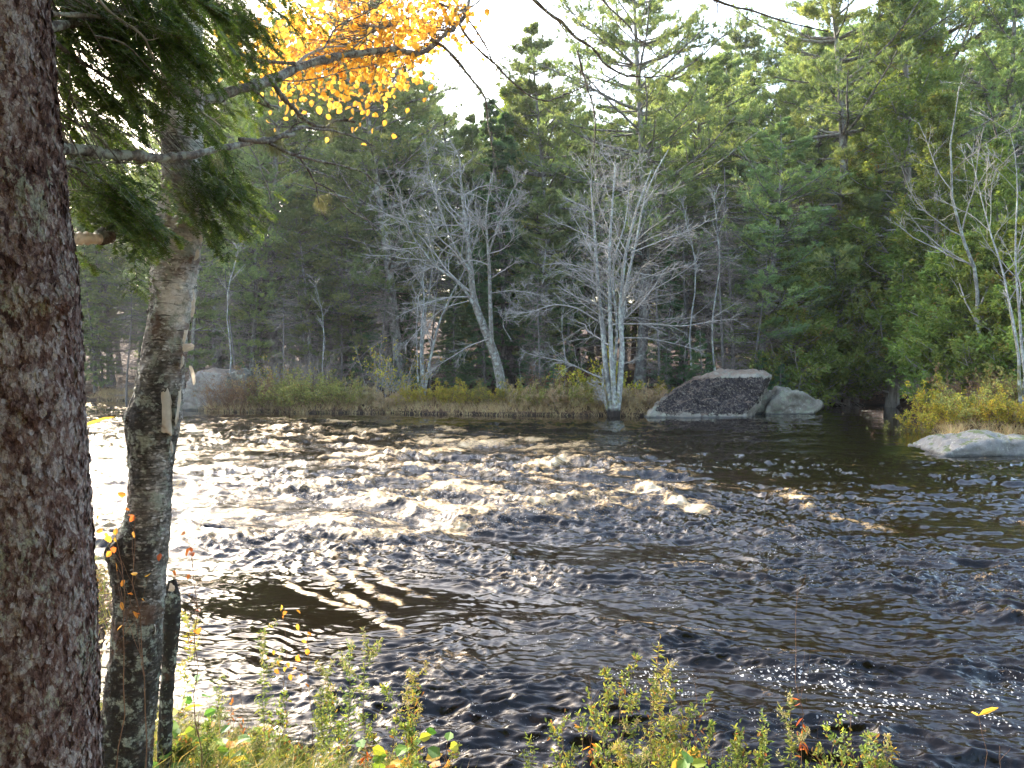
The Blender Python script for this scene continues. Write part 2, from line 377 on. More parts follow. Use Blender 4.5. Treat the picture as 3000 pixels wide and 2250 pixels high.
# ------------------------------------------------------------------ terrain + water
XS = np.array([-90, -40, -27, -20, -17, -10.8, -7, 0, 6.7, 12, 15, 17, 30, 60])
YS = np.array([62, 58, 54, 47, 43, 41.2, 41.4, 39.6, 39, 40.5, 45.5, 48, 49, 49])
XN = np.array([-60, -20, -9, -5.4, -4.4, -3.2, -1.5, 0, 1.5, 4, 8, 20, 60])
YN = np.array([16, 13.5, 11.5, 10.2, 8.6, 5.6, 4.9, 4.2, 4.0, 4.0, 4.6, 6, 8])
def land(x, y):
    w = .5*noise(x*.45, y*.45, 3.3)+.2*noise(x*1.4, y*1.4, 8.1)
    ys = np.interp(x, XS, YS)
    far = y-ys
    right = np.minimum((x-(15.7+(y-28)*.42))*.9, y-27.5+np.clip(x-20, 0, 30)*.3)
    nearb = np.interp(x, XN, YN)-y
    return np.maximum(np.maximum(far, right)+w, nearb+w*.3), nearb > 0
def ground_z(x, y):
    x = np.asarray(x, float); y = np.asarray(y, float)
    d, nb = land(x, y)
    b = fbm(x*.35, y*.35, 1.7, 3)*.3
    zf = np.where(d > 0, .12+.32*sstep(0, 1.2, d)+.045*np.maximum(d-1, 0)+.05*np.maximum(d-14, 0)+b*sstep(.5, 3, d), -.05+d*.5)
    dn = np.interp(x, XN, YN)-y
    zn = np.where(dn > 0, .02+.75*sstep(-.1, 1.5, dn)+.42*sstep(1., 3.5, dn)+b*.25*sstep(.2, 2, dn), dn*.6)
    z = np.where(nb | (y < 12), zn, zf)
    return np.clip(z, -1.6, 30)
def grid(mb, X, Y, Z, a=None, b=None):
    r, c = X.shape
    i = np.arange(r-1)[:, None]*c+np.arange(c-1)[None]
    Fq = np.stack([i, i+1, i+c+1, i+c], -1).reshape(-1, 4)
    mb.add(np.stack([X, Y, Z], -1).reshape(-1, 3), Fq, None if a is None else a.ravel(), None if b is None else b.ravel())
gx = np.unique(np.concatenate([np.linspace(-400, -60, 18), np.linspace(-60, -12, 130), np.linspace(-12, 6, 200), np.linspace(6, 40, 110), np.linspace(40, 400, 19)]))
gy = np.unique(np.concatenate([np.linspace(-200, -4, 20), np.linspace(-4, 12, 170), np.linspace(12, 26, 20), np.linspace(26, 62, 180), np.linspace(62, 140, 40), np.linspace(140, 600, 16)]))
GX, GY = np.meshgrid(gx, gy)
GZ = ground_z(GX, GY)
GZ = GZ+.03*noise(GX*2.2, GY*2.2, 4.4)*(np.abs(GY) < 70)
def groundm():
    m, nt, out = mat_new('forest_floor'); g = N(nt); co = g.coords()
    n1 = g.noise(co, .6, 6, .7); n2 = g.noise(co, 14, 6, .75)
    col = g.ramp(g.math('ADD', g.math('MULTIPLY', n1, .5), g.math('MULTIPLY', n2, .5)), [(.32, (.02, .014, .01)), (.5, (.07, .038, .022)), (.62, (.10, .055, .032)), (.75, (.14, .085, .05))])
    z = g.n('ShaderNodeSeparateXYZ'); nt.links.new(co, z.inputs[0])
    wet = g.ramp(g.math('ADD', z.outputs[2], g.math('MULTIPLY', n2, .12)), [(.08, 1.), (.2, 0.)])
    col = g.mix(wet, col, (.025, .018, .012))
    p = g.n('ShaderNodeBsdfPrincipled', Roughness=.95); g.set(p, 'Base Color', col); p.inputs['Specular IOR Level'].default_value = .2
    g.set(p, 'Normal', g.bump(n2, .9, .05)); nt.links.new(p.outputs[0], out.inputs[0]); return m
M['ground'] = groundm()
mb = MB(); grid(mb, GX, GY, GZ); mb.build('ground', M['ground'], kind='structure')

# water: heights are functions of world x, y only
EY = np.array([9.2, 10.5, 11, 12, 13.6, 16, 20, 25, 30, 36, 39])
EX = np.array([-30, -5.5, -3, -.3, 3.4, 4.4, 4, 3, -1, -9, -16])
def poly_dist(x, y, pts):
    best = np.full(x.shape, 1e9); tt = np.zeros(x.shape)
    for k in range(len(pts)-1):
        a = pts[k]; b = pts[k+1]; d = b-a; L2 = (d**2).sum()
        t = np.clip(((x-a[0])*d[0]+(y-a[1])*d[1])/L2, 0, 1)
        ds = np.hypot(x-a[0]-t*d[0], y-a[1]-t*d[1]); m_ = ds < best
        best = np.where(m_, ds, best); tt = np.where(m_, (k+t)/(len(pts)-1), tt)
    return best, tt
CREST = [  # breaking crests: pixel path on the water, height, half width, foam
 ([(1490, 1395), (1600, 1375), (1705, 1352)], .17, .42, 1.1),
 ([(1420, 1508), (1560, 1496), (1680, 1488), (1800, 1470)], .13, .3, .9),
 ([(1800, 1468), (1900, 1450), (1940, 1478), (2000, 1500), (2085, 1518)], .2, .34, 1.3),
 ([(1170, 1598), (1260, 1588), (1330, 1572), (1420, 1528)], .16, .28, 1.2),
 ([(850, 1570), (980, 1560), (1130, 1540), (1270, 1512)], .13, .3, .9),
 ([(700, 1470), (900, 1450), (1060, 1440)], .14, .4, .8),
 ([(1080, 1480), (1230, 1462), (1400, 1440)], .14, .4, .9),
 ([(1000, 1375), (1150, 1350), (1290, 1338)], .14, .5, .8),
 ([(1150, 1345), (1300, 1330), (1420, 1300)], .14, .6, .8),
 ([(560, 1620), (760, 1605), (900, 1615), (1050, 1640), (1340, 1625)], .1, .25, .7),
 ([(1540, 1315), (1650, 1322), (1740, 1305)], .12, .5, .7),
 ([(1860, 1330), (1910, 1326)], .12, .5, .7), ([(2000, 1348), (2060, 1342)], .1, .45, .7),
 ([(1700, 1330), (1740, 1335)], .1, .4, .6),
 ([(2280, 1450), (2340, 1475), (2400, 1470)], .12, .3, .9),
 ([(2330, 1490), (2450, 1530), (2570, 1552), (2620, 1560)], .07, .16, .9),
 ([(600, 1262), (760, 1250), (930, 1262)], .1, .7, .3), ([(500, 1330), (650, 1310), (800, 1330)], .12, .6, .5),
 ([(1850, 1440), (1960, 1425)], .1, .3, .8), ([(1640, 1450), (1760, 1440)], .1, .3, .7)]
STREAK = [  # flow lines of the eddy
 ([(915, 1625), (945, 1690), (1010, 1760), (1090, 1815), (1150, 1852), (1200, 1880)], .05, .07, .95),
 ([(825, 1700), (850, 1730), (930, 1765), (1000, 1795), (1060, 1805)], .03, .06, .9),
 ([(960, 1625), (1010, 1690), (1090, 1745), (1180, 1790)], .04, .07, .9),
 ([(1010, 1625), (1080, 1690), (1180, 1740), (1270, 1770)], .03, .055, .8),
 ([(1200, 1885), (1290, 1930), (1400, 1975), (1560, 2030)], .03, .06, .0),
 ([(700, 1740), (800, 1670), (920, 1640)], .03, .06, .3),
 ([(930, 1960), (1050, 1990), (1200, 2030), (1400, 2110)], .03, .08, 0.)]
def water_fields(x, y):
    rap = sstep(-1.6, 1.6, np.interp(y, EY, EX)-x+.9*noise(x*.5, y*.5, 2.2))*sstep(10.0, 11.5, y)*(1-sstep(36, 40.5, y))
    shore = 1-sstep(-5.5, -.6, land(x, y)[0])*(y > 20)           # calmer along the far bank
    ex, ey = onw(960, 1790)
    edd = np.exp(-(((x-ex)/1.95)**2+((y-ey)/1.45)**2)**2)
    edd2 = np.exp(-(((x-onw(620, 2000)[0])/1.3)**2+((y-6.6)/1.0)**2)**2)
    right = sstep(4, 11, x)*sstep(18, 27, y)
    calm = (1-.85*edd)*(1-.4*edd2)*shore*(1-.2*right)
    wx = .7*noise(x*.33, y*.33, 5.5)+.22*noise(x*1.1, y*1.1, 6.6); wy = .7*noise(x*.33+7, y*.33, 7.5)+.22*noise(x*1.1+3, y*1.1, 1.2)
    th = radians(-17)
    X = x+wx; Y = y+wy
    s = X*cos(th)+Y*sin(th); n = -X*sin(th)+Y*cos(th)
    A = ridge(s*.42, n*.85, 1.5); A2 = noise(s*.22, n*.5, 9.1)
    B = ridge(s*1.15, n*2.3, 2.5); C = ridge(s*2.3, n*6.4, 3.5); D = ridge(s*6, n*16, 4.5); E_ = noise(s*15, n*26, 6.5)
    chop = ridge(x*1.9+wx*2, y*3.0+wy, 12.5); ch2 = ridge(x*5.2+wx*3, y*7.5, 14.5)
    near = 1-sstep(7, 13, y)
    patch = .25+1.25*sstep(-.35, .4, noise(s*.16, n*.65, 21.5)+.5*noise(s*.5, n*2.2, 23.5))       # gusts and upwellings
    h = calm*((.045+.045*rap)*A+.06*A2+(.03+.03*rap)*B*patch+(.03+.0*rap)*C*patch+(.014+.001*rap)*D*patch*(1-.3*near)+.003*E_*patch)
    h = h+calm*rap*(.034*chop+.016*ch2)
    ch3 = ridge(x*3.6+wx*2, y*5.5+wy, 16.5)
    h = h+calm*(.016*ch3+.007*ridge(x*9+wx*3, y*14, 18.5))*(.5+.6*patch)*(1-.4*rap)
    h = h+edd*(.004*D*patch+.05)
    foam = calm*rap*sstep(.78, 1.6, A*.5+.45*chop+.4*ch2*.6+.7*noise(x*.6, y*.9, 31.)+.35)*.8
    for pts, hh, w, fo in CREST+STREAK:
        p = np.array([onw(*q) for q in pts]); w_ = w
        lo = p.min(0)-3*w_-.3; hi = p.max(0)+3*w_+.3
        m_ = (x > lo[0]) & (x < hi[0]) & (y > lo[1]) & (y < hi[1])
        if not m_.any(): continue
        xx = x[m_]; yy = y[m_]
        wob = (.5 if w_ > .1 else 1.1)*w_*noise(xx/max(w_, .12)*.5, yy/max(w_, .12)*.5, hh*50)
        dd, t = poly_dist(xx+wob, yy+wob*.8, p)
        env = np.exp(-(dd/w_)**2)*(.25+.75*np.sin(np.clip(t*1.0+.03, 0, 1)*pi)**.5)
        nz = .65+.5*noise(xx/w_*1.6, yy/w_*1.6, 3.7)
        h[m_] += hh*(.5 if hh > .06 else .45)*env*nz+env*(.035*ridge(xx*6, yy*10, 3.1)+.02*ridge(xx*15, yy*22, 5.1))*min(1, w_*4)
        foam[m_] = np.maximum(foam[m_], fo*np.exp(-(dd/(w_*1.05))**2)*(.4+.6*np.sin(np.clip(t, 0, 1)*pi)**.4)*(.75+.9*noise(xx*2.6, yy*3.4, 11.7)+(.7*noise(xx*9, yy*8, 13.7) if w_ < .1 else .35*noise(xx*7, yy*12, 13.7))))
    # foam bubbles, plus white specks that stand in for glints and glare
    bx, by = onw(2450, 2040)
    bub_glint = np.exp(-(((x-bx-(by-y)*.8)/2.3)**2+((y-by)/.9)**2))*.8
    bx, by = onw(2250, 1640)
    bub_glint = np.maximum(bub_glint, .35*np.exp(-(((x-bx)/3.2)**2+((y-by)/1.8)**2)))
    bub_glint = np.maximum(bub_glint, .48*rap)  # specks across the rapids paint the white sun glare
    bub_glint = np.maximum(bub_glint, .3*np.exp(-(((x-9.5)/6)**2+((y-31)/4)**2)))
    lines = sstep(.8, .98, ridge(s*.35, n*1.7, 41.))*sstep(-.1, .4, noise(s*.5, n*1.2, 43.))
    foam = np.maximum(foam, calm*lines*(.42+.2*rap)*(y < 40))
    bub_glint = np.maximum(bub_glint, .42*lines)
    bub_glint = np.maximum(bub_glint, .33*sstep(.15, .6, noise(s*.3, n*.9, 47.)+.2*noise(s*1.5, n*4, 48.))*(y < 20)*(1-edd))  # wide thin scatter of specks painted as fine bright glints
    bub_glint = np.maximum(bub_glint, .26*np.exp(-(((x-4)/3.)**2+((y-9.5)/2.5)**2)))
    bub_glint = bub_glint*sstep(-.35, .25, noise(x*1.3, y*2.2, 19.))
    return h, foam, bub_glint, np.clip(rap*calm+.25*near*0, 0, 1), np.clip(edd, 0, 1)
ys_ = [1.0]
while ys_[-1] < 66:
    Yc = ys_[-1]; ys_.append(Yc+max(.0125, .55*Yc*Yc/2156))
ys_ = np.array(ys_+[75, 90, 130]); us = np.linspace(-1.25, 1.25, 1150)
UU, WY = np.meshgrid(us, ys_); WX = UU*(WY*.74+2.4)
m_edge = np.abs(UU) > 1.2
hz, foam, bub_glint, rapa, edda = water_fields(WX, WY)
hz = hz*(1-sstep(62, 66, WY))
mb = MB(); grid(mb, WX, WY, hz, foam, bub_glint)
def waterm():
    m, nt, out = mat_new('river_water'); g = N(nt); co = g.coords((1, 1.5, 1))
    rp = g.noise(co, 9, 5, .6, .5); rp2 = g.noise(co, 36, 3, .6, .3)
    hh = g.math('ADD', g.math('MULTIPLY', rp, 1.), g.math('MULTIPLY', rp2, .35))
    nb = g.bump(hh, .5, .012); g.set(nb.node, 'Strength', g.math('MULTIPLY', g.attr('rap'), .9, clamp=True)); g.set(nb.node, 'Distance', g.math('MULTIPLY', g.attr('rap'), .022))
    w = g.n('ShaderNodeBsdfPrincipled', Roughness=.022, IOR=1.333); g.set(w, 'Base Color', (.006, .0035, .0015)); g.set(w, 'Normal', nb)
    fn = g.noise(g.coords((1, 2.3, 1)), 11, 8, .8, .8)
    fm = g.math('ADD', g.attr('v'), g.math('MULTIPLY_ADD', fn, 3.0, -1.55))
    fmask = g.ramp(fm, [(.3, 0.), (.72, .97)])
    vo = g.n('ShaderNodeTexVoronoi', _feature='F1', Vector=g.coords((1, 1, 1)), Scale=32., Randomness=1.)
    vd = g.n('ShaderNodeVectorMath', _operation='MULTIPLY_ADD'); nz_ = g.n('ShaderNodeTexNoise', Vector=g.coords(), Scale=30., Detail=3); nt.links.new(nz_.outputs['Color'], vd.inputs[0]); vd.inputs[1].default_value = (.06, .06, .06); nt.links.new(g.coords((1, .8, 1)), vd.inputs[2]); nt.links.new(vd.outputs[0], vo.inputs['Vector'])
    sc = g.n('ShaderNodeSeparateColor'); nt.links.new(vo.outputs['Color'], sc.inputs[0])
    rad = g.math('MULTIPLY', g.attr('w'), g.math('MULTIPLY_ADD', sc.outputs[0], .75, -.1))
    dot = g.math('GREATER_THAN', rad, vo.outputs['Distance'])
    fmask2 = g.math('MAXIMUM', fmask, g.math('MULTIPLY', dot, .85))
    fc = g.ramp(g.math('MULTIPLY_ADD', fn, .5, g.math('MULTIPLY', g.attr('v'), .4)), [(.3, (.25, .12, .035)), (.52, (.66, .44, .19)), (.8, (.9, .82, .62))])
    fcol = g.mix(dot, fc, (.85, .85, .85))
    fo = g.n('ShaderNodeBsdfPrincipled', Roughness=.35); g.set(fo, 'Base Color', fcol); g.set(fo, 'Normal', g.bump(fn, .8, .05))
    tr = g.n('ShaderNodeBsdfTranslucent'); g.set(tr, 'Color', fcol)
    m1 = g.n('ShaderNodeMixShader'); m1.inputs[0].default_value = .3; nt.links.new(fo.outputs[0], m1.inputs[1]); nt.links.new(tr.outputs[0], m1.inputs[2])
    m2 = g.n('ShaderNodeMixShader'); nt.links.new(fmask2, m2.inputs[0]); nt.links.new(w.outputs[0], m2.inputs[1]); nt.links.new(m1.outputs[0], m2.inputs[2])
    nt.links.new(m2.outputs[0], out.inputs[0]); return m
wo = mb.build('water', waterm(), kind='structure')
at_ = wo.data.attributes.new('rap', 'FLOAT', 'POINT'); at_.data.foreach_set('value', (np.clip(.6-.022*WY, .18, 1)+rapa*.55-.4*edda).clip(.03, 2).ravel().astype(np.float32))
del GX, GY, GZ, WX, WY, hz, foam, bub_glint

# ------------------------------------------------------------------ rocks
def hull_rock(name, pts, mat, loc, label, sub=5, amp=.12, freq=1.2, seed=0, maskf=None, smooth_it=2, group=None):
    import bmesh
    bm = bmesh.new()
    for p in pts: bm.verts.new(p)
    r = bmesh.ops.convex_hull(bm, input=bm.verts)
    for v in [v for v in bm.verts if not v.link_faces]: bm.verts.remove(v)
    tm = bpy.data.meshes.new('hull'); bm.to_mesh(tm); bm.free(); to = bpy.data.objects.new('hull', tm); COL.objects.link(to)
    md = to.modifiers.new('r', 'REMESH'); md.mode = 'VOXEL'; md.voxel_size = .075
    dg = bpy.context.evaluated_depsgraph_get(); ev = to.evaluated_get(dg); bm = bmesh.new(); bm.from_mesh(ev.to_mesh()); ev.to_mesh_clear()
    bpy.data.objects.remove(to); bpy.data.meshes.remove(tm)
    for _ in range(smooth_it+2): bmesh.ops.smooth_vert(bm, verts=bm.verts, factor=.5, use_axis_x=True, use_axis_y=True, use_axis_z=True)
    bm.normal_update()
    V = np.array([v.co[:] for v in bm.verts]); Nn = np.array([v.normal[:] for v in bm.verts])
    d = amp*fbm(V[:, 0]*freq+seed, V[:, 1]*freq, V[:, 2]*freq+1.3, 5, .55)
    cr = ridge(V[:, 0]*freq*.8+seed+5, V[:, 1]*freq*.5, V[:, 2]*freq*1.6+1.7)
    d = d-amp*.5*sstep(.85, 1., cr)
    V = V+Nn*d[:, None]
    for v, c in zip(bm.verts, V): v.co = c
    me = bpy.data.meshes.new(name); bm.to_mesh(me)
    a = me.attributes.new('v', 'FLOAT', 'POINT')
    a.data.foreach_set('value', (maskf(V, Nn) if maskf else np.zeros(len(V))).astype(np.float32))
    bm.free(); me.materials.append(mat)
    for p in me.polygons: p.use_smooth = True
    o = bpy.data.objects.new(name, me); o.location = [float(c) for c in loc]
    return link(o, None, label=label, category='boulder', group=group)
def rel(px, py, Y, base): return at(px, py, Y)-base
# the slab boulder: front face traced at Y 38, thickness back to 41
b0 = np.array([at(2050, 1235, 38)[0], 38.2, 0.])
fr = [(1885, 1232), (1900, 1205), (1960, 1165), (2010, 1118), (2050, 1105), (2130, 1098), (2225, 1095), (2253, 1102), (2235, 1140), (2190, 1215), (2165, 1246), (1890, 1245)]
pts = []
for i, (px, py) in enumerate(fr):
    tt = (1245-py)/150
    pts.append(rel(px, py, 37.6+tt*1.1, b0)); 
for px, py in [(1905, 1215), (1990, 1135), (2060, 1098), (2110, 1083), (2220, 1080), (2262, 1098), (2235, 1160), (2180, 1240), (1900, 1245)]:
    pts.append(rel(px, py, 41.0, b0))
pts += [np.array([p[0]*.95, p[1], -.9]) for p in pts if p[2] < .3]
def tripe_mask(V, Nn):
    px = (V[:, 0]+b0[0])/(V[:, 1]+b0[1])*F+1500; py = 1057+(H-V[:, 2])/(V[:, 1]+b0[1])*F
    lx = np.interp(py, [1105, 1125, 1200, 1230], [1995, 1970, 1905, 1940]); rx = np.interp(py, [1105, 1180, 1230], [2272, 2228, 2185])
    m_ = sstep(-8, 40, px-lx)*sstep(-5, 30, rx-px)*sstep(1100, 1116, py)*(1-sstep(1185, 1232, py))
    return m_*(Nn[:, 1] < .3)*.95
hull_rock('boulder', pts, rockm('slab_rock', (.11, .105, .10), (.34, .32, .30), .4, True, True), b0,
          'huge tilted granite slab with black lichen face at the water edge', amp=.17, freq=1.1, maskf=tripe_mask, smooth_it=0)
def blob_pts(out, Yf, depth, base, zsink=.8):
    P = []
    for px, py in out: P.append(rel(px, py, Yf, base))
    q = np.array(P); top = q[:, 2].max()
    for p in q:
        P.append(np.array([p[0]*.8, depth*.5, p[2]*1.0+.15])); P.append(np.array([p[0]*.85, depth, max(p[2]*.8, -zsink)]))
    for p in q:
        if p[2] < .4: P.append(np.array([p[0]*.9, p[1], -zsink]))
    return P
b1 = np.array([at(2330, 1235, 40)[0], 40.2, 0.])
P1 = blob_pts([(2235, 1222), (2262, 1175), (2290, 1143), (2350, 1150), (2400, 1172), (2412, 1185), (2360, 1212), (2310, 1238), (2240, 1238)], 39.9, 2.6, b1)
hull_rock('boulder', P1, rockm('grey_rock', (.11, .105, .10), (.28, .27, .25), .5, moss=True), b1, 'rounded grey boulder just right of the black lichen slab', amp=.16, freq=1.1, seed=4)
b1b = np.array([at(2230, 1235, 40)[0], 41, 0.])
hull_rock('boulder', blob_pts([(2180, 1235), (2195, 1190), (2225, 1150), (2262, 1145), (2280, 1180), (2270, 1235)], 40.6, 1.6, b1b), rockm('wedged_rock', (.10, .1, .09), (.24, .23, .21), .6, moss=True), b1b,  # slightly darker greys than the grey boulder, with moss
          'small mossy dark rock wedged between slab and grey boulder', amp=.14, freq=1.3, seed=9)
b2 = np.array([at(2880, 1335, 22.5)[0], 22.6, 0.]); b2o = np.array([.95, .2, -.28])
P2 = blob_pts([(2655, 1345), (2685, 1308), (2720, 1285), (2765, 1282), (2800, 1268), (2850, 1262), (2895, 1275), (2960, 1280), (3060, 1282), (3150, 1300), (3230, 1345)], 22.2, 2.4, b2, .5)
hull_rock('boulder', P2, rockm('speckled_rock', (.11, .115, .125), (.24, .245, .26), .15, moss=True), b2+b2o, 'low pale grey speckled rock in the river at right', amp=.13, freq=1.3, seed=14)  # greys darkened so the colour itself carries the tree shade
b3 = np.array([at(620, 1200, 44)[0], 44.2, 0.])
P3 = blob_pts([(520, 1210), (530, 1150), (550, 1100), (590, 1068), (650, 1070), (700, 1085), (718, 1120), (715, 1210)], 43.4, 3.2, b3)
hull_rock('boulder', P3, rockm('left_rock', (.12, .11, .11), (.3, .28, .27), .2, needles=True), b3+np.array([-.1, 0, -.4]), 'big grey boulder strewn with needles on the left far shore', amp=.16, freq=.9, seed=21)
b4 = np.array([at(700, 1150, 45)[0], 44.0, 0.])
hull_rock('boulder', blob_pts([(650, 1150), (662, 1100), (690, 1087), (722, 1100), (728, 1130), (720, 1160)], 43.0, 1.5, b4, .2), rockm('dark_rock', (.06, .06, .06), (.16, .16, .15), .4), b4,
          'dark small rock beside the big left shore boulder', amp=.1, freq=1.4, seed=31)

# ------------------------------------------------------------------ tree prototypes
def trunk_line(Ht, bend, k=16, lean=(0, 0), seed=0):
    t = np.linspace(0, 1, k); r = np.random.default_rng(seed)
    x = lean[0]*t*Ht+bend*Ht*.03*np.sin(t*3+r.uniform(0, 6))-bend*Ht*.03*np.sin(r.uniform(0, 6)*0)
    y = lean[1]*t*Ht+bend*Ht*.02*np.sin(t*4+r.uniform(0, 6))
    P = np.stack([x, y, t*Ht-.3*(t == 0)], 1); P[:, :2] -= P[0, :2]; return P
def conifer(name, kind, Ht, r0, live, crownR, seed, mats, shape='pine', nb=70, lean=(0, 0), dead=40, dens=1.0, blade=(.16, .022, 9), tufts=7, lat=12):
    rng = np.random.default_rng(seed)
    root = empty(name, (0, 0, 0))
    T = trunk_line(Ht, 1., 18, lean, seed); t = np.linspace(0, 1, 18)
    R = r0*(1-t)**.8+.02; R[0] *= 1.35
    mb = MB(); tubes(mb, T, R, 9); trunk = mb.build('trunk', mats[0], root)
    def on_trunk(tt): return np.stack([np.interp(tt, t, T[:, i]) for i in range(3)], -1)
    tb = live+(1-live)*np.sort(rng.random(nb))**.9*.985
    if shape == 'pine': nt_ = int(Ht*.75); tb = live+(np.round((tb-live)/(1-live)*nt_)/nt_)*(1-live)*.97+rng.normal(size=nb)*.0035; tb = np.clip(tb, live, .985)
    u = (tb-live)/(1-live)
    if shape == 'pine': prof = np.clip(np.sin(np.clip(u*.8+.22, 0, 1)*pi)**.75, .14, 1)*rng.uniform(.4, 1.25, nb)
    elif shape == 'cone': prof = (1-u)**.8*rng.uniform(.75, 1.1, nb)+.06
    else: prof = (np.clip(1-u, 0, 1)**.55)*rng.uniform(.7, 1.1, nb)+.08
    L = crownR*prof
    az = np.arange(nb)*2.4+rng.uniform(0, 1, nb)
    rise = dict(pine=rng.uniform(-.06, .18, nb)+.3*u**2, cone=rng.uniform(-.35, 0, nb)+.3*u, cedar=rng.uniform(-.25, .2, nb)+.4*u)[shape]
    k = 8
    D = nrm(np.stack([np.cos(az), np.sin(az), rise], 1))
    st = on_trunk(tb); P = [st]; d = D
    curve = dict(pine=.05, cone=.04, cedar=.10)[shape]
    for s in range(k-1):
        d = nrm(d+rng.normal(size=d.shape)*.07+np.array([0, 0, curve*(1 if shape != 'cone' or s > 3 else -1)]))
        P.append(P[-1]+d*(L/(k-1))[:, None])
    P = np.stack(P, 1); Rb = (.012+.014*L)[:, None]*np.linspace(1, .25, k)[None]
    mbb = MB(); tubes(mbb, P, Rb, 4)
    fol = MB()
    P2, R2 = grow(P, Rb, lat, .25, 1., (.6, 1.1), (.28, .45), 5, .12, .03, .5, .006, flat=.75, rng=rng)
    tubes(mbb, P2, R2, 3)
    # tufts along laterals and branch ends
    m2 = len(P2); tt = rng.uniform(.25, 1., (m2, tufts)); f = tt*4; i = np.minimum(f.astype(int), 3); fr_ = (f-i)[..., None]
    I = np.arange(m2)[:, None]
    C = P2[I, i]*(1-fr_)+P2[I, i+1]*fr_; DD = nrm(P2[I, i+1]-P2[I, i])
    Lb = np.repeat(L, lat)[:, None, None]
    if shape == 'pine':
        DD = DD+np.array([0, 0, .55]); C = C+rng.normal(size=C.shape)*np.array([.05, .05, .04])*1.5
        v = (np.repeat(rng.random(nb), lat)[:, None]*.55+rng.random((m2, tufts))*.45)
        blades(fol, C.reshape(-1, 3), DD.reshape(-1, 3), blade[2], blade[0], blade[1], .55, v.ravel(), rng)
    elif shape == 'cone':
        C = C+rng.normal(size=C.shape)*.03
        v = (np.repeat(rng.random(nb), lat)[:, None]*.5+rng.random((m2, tufts))*.5)
        blades(fol, C.reshape(-1, 3), (DD+np.array([0, 0, -.1])).reshape(-1, 3), blade[2], blade[0], blade[1], .5, v.ravel(), rng)
    else:
        C = C+rng.normal(size=C.shape)*np.array([.07, .07, .09])
        v = (np.repeat(rng.random(nb), lat)[:, None]*.45+rng.random((m2, tufts))*.55)
        c2 = C.reshape(-1, 3); dd = nrm(DD.reshape(-1, 3)+np.array([0, 0, -.35]))
        for q in range(blade[2]):
            leaves(fol, c2+rng.normal(size=c2.shape)*.05, dd+rng.normal(size=dd.shape)*.6, blade[0], blade[1]/blade[0], v.ravel(), rng, fold=.1)
    if dead:
        td = np.sort(rng.uniform(.05, live+.18, dead)); az = rng.uniform(0, 2*pi, dead)
        Ld = crownR*rng.uniform(.35, .85, dead)
        d = nrm(np.stack([np.cos(az), np.sin(az), rng.uniform(-.3, .35, dead)], 1)); Pd = [on_trunk(td)]
        for s in range(6):
            d = nrm(d+rng.normal(size=d.shape)*.1+np.array([0, 0, -.03])); Pd.append(Pd[-1]+d*(Ld/6)[:, None])
        Pd = np.stack(Pd, 1); Rd = (.008+.006*Ld)[:, None]*np.linspace(1, .3, 7)[None]
        dm = MB(); tubes(dm, Pd, Rd, 3)
        a, b = grow(Pd, Rd, 9, .2, 1., (.4, 1.), (.25, .5), 5, .2, 0, .6, .005, flat=.4, rng=rng); tubes(dm, a, b, 3)
        a, b = grow(a, b, 3, .2, 1., (.4, 1.), (.3, .6), 4, .25, -.03, .7, .004, flat=.3, rng=rng); tubes(dm, a, b, 3)
        dm.build('dead_branches', M['deadtwig'], root)
    mbb.build('branches', mats[0] if shape != 'cedar' else M['twig'], root)
    fol.build('crown', mats[1], root, smooth=False)
    return root
def bare_tree(name, seed, Ht, r0, stems=1, spread=.25, mats=None, lv=(9, 7, 5), lens=(.45, .5, .5), rmin=.007):
    rng = np.random.default_rng(seed); root = empty(name, (0, 0, 0))
    mb = MB(); br = MB()
    for s in range(stems):
        k = 14; d = nrm(np.array([[rng.normal()*spread, rng.normal()*spread, 1.]])); P = [np.array([[rng.normal()*.05, rng.normal()*.05, -.2]])]
        h_ = Ht*rng.uniform(.75, 1.)
        for i in range(k-1):
            d = nrm(d+rng.normal(size=(1, 3))*.08+np.array([0, 0, .07])); P.append(P[-1]+d*h_/(k-1))
        P = np.stack(P, 1); R = r0*(1/stems**.4)*(np.linspace(1, .12, k)[None])**1.0
        tubes(mb, P, R, 8)
        a, b = grow(P, R, lv[0], .25, .98, (.4, .9), (lens[0]*.6, lens[0]), 8, .13, .06, .5, rmin*1.2, rng=rng); tubes(br, a, b, 4)
        a2, b2 = grow(a, b, lv[1], .2, 1., (.35, .9), (lens[1]*.5, lens[1]), 6, .16, .05, .55, rmin, rng=rng); tubes(br, a2, b2, 3)
        a3, b3 = grow(a2, b2, lv[2], .2, 1., (.35, .9), (lens[2]*.5, lens[2]), 4, .18, .04, .7, rmin*.75, rng=rng); tubes(br, a3, b3, 3)
    mats = mats or (M['mapbark'], M['twig'])
    mb.build('trunk', mats[0], root); br.build('crown', mats[1], root)
    return root

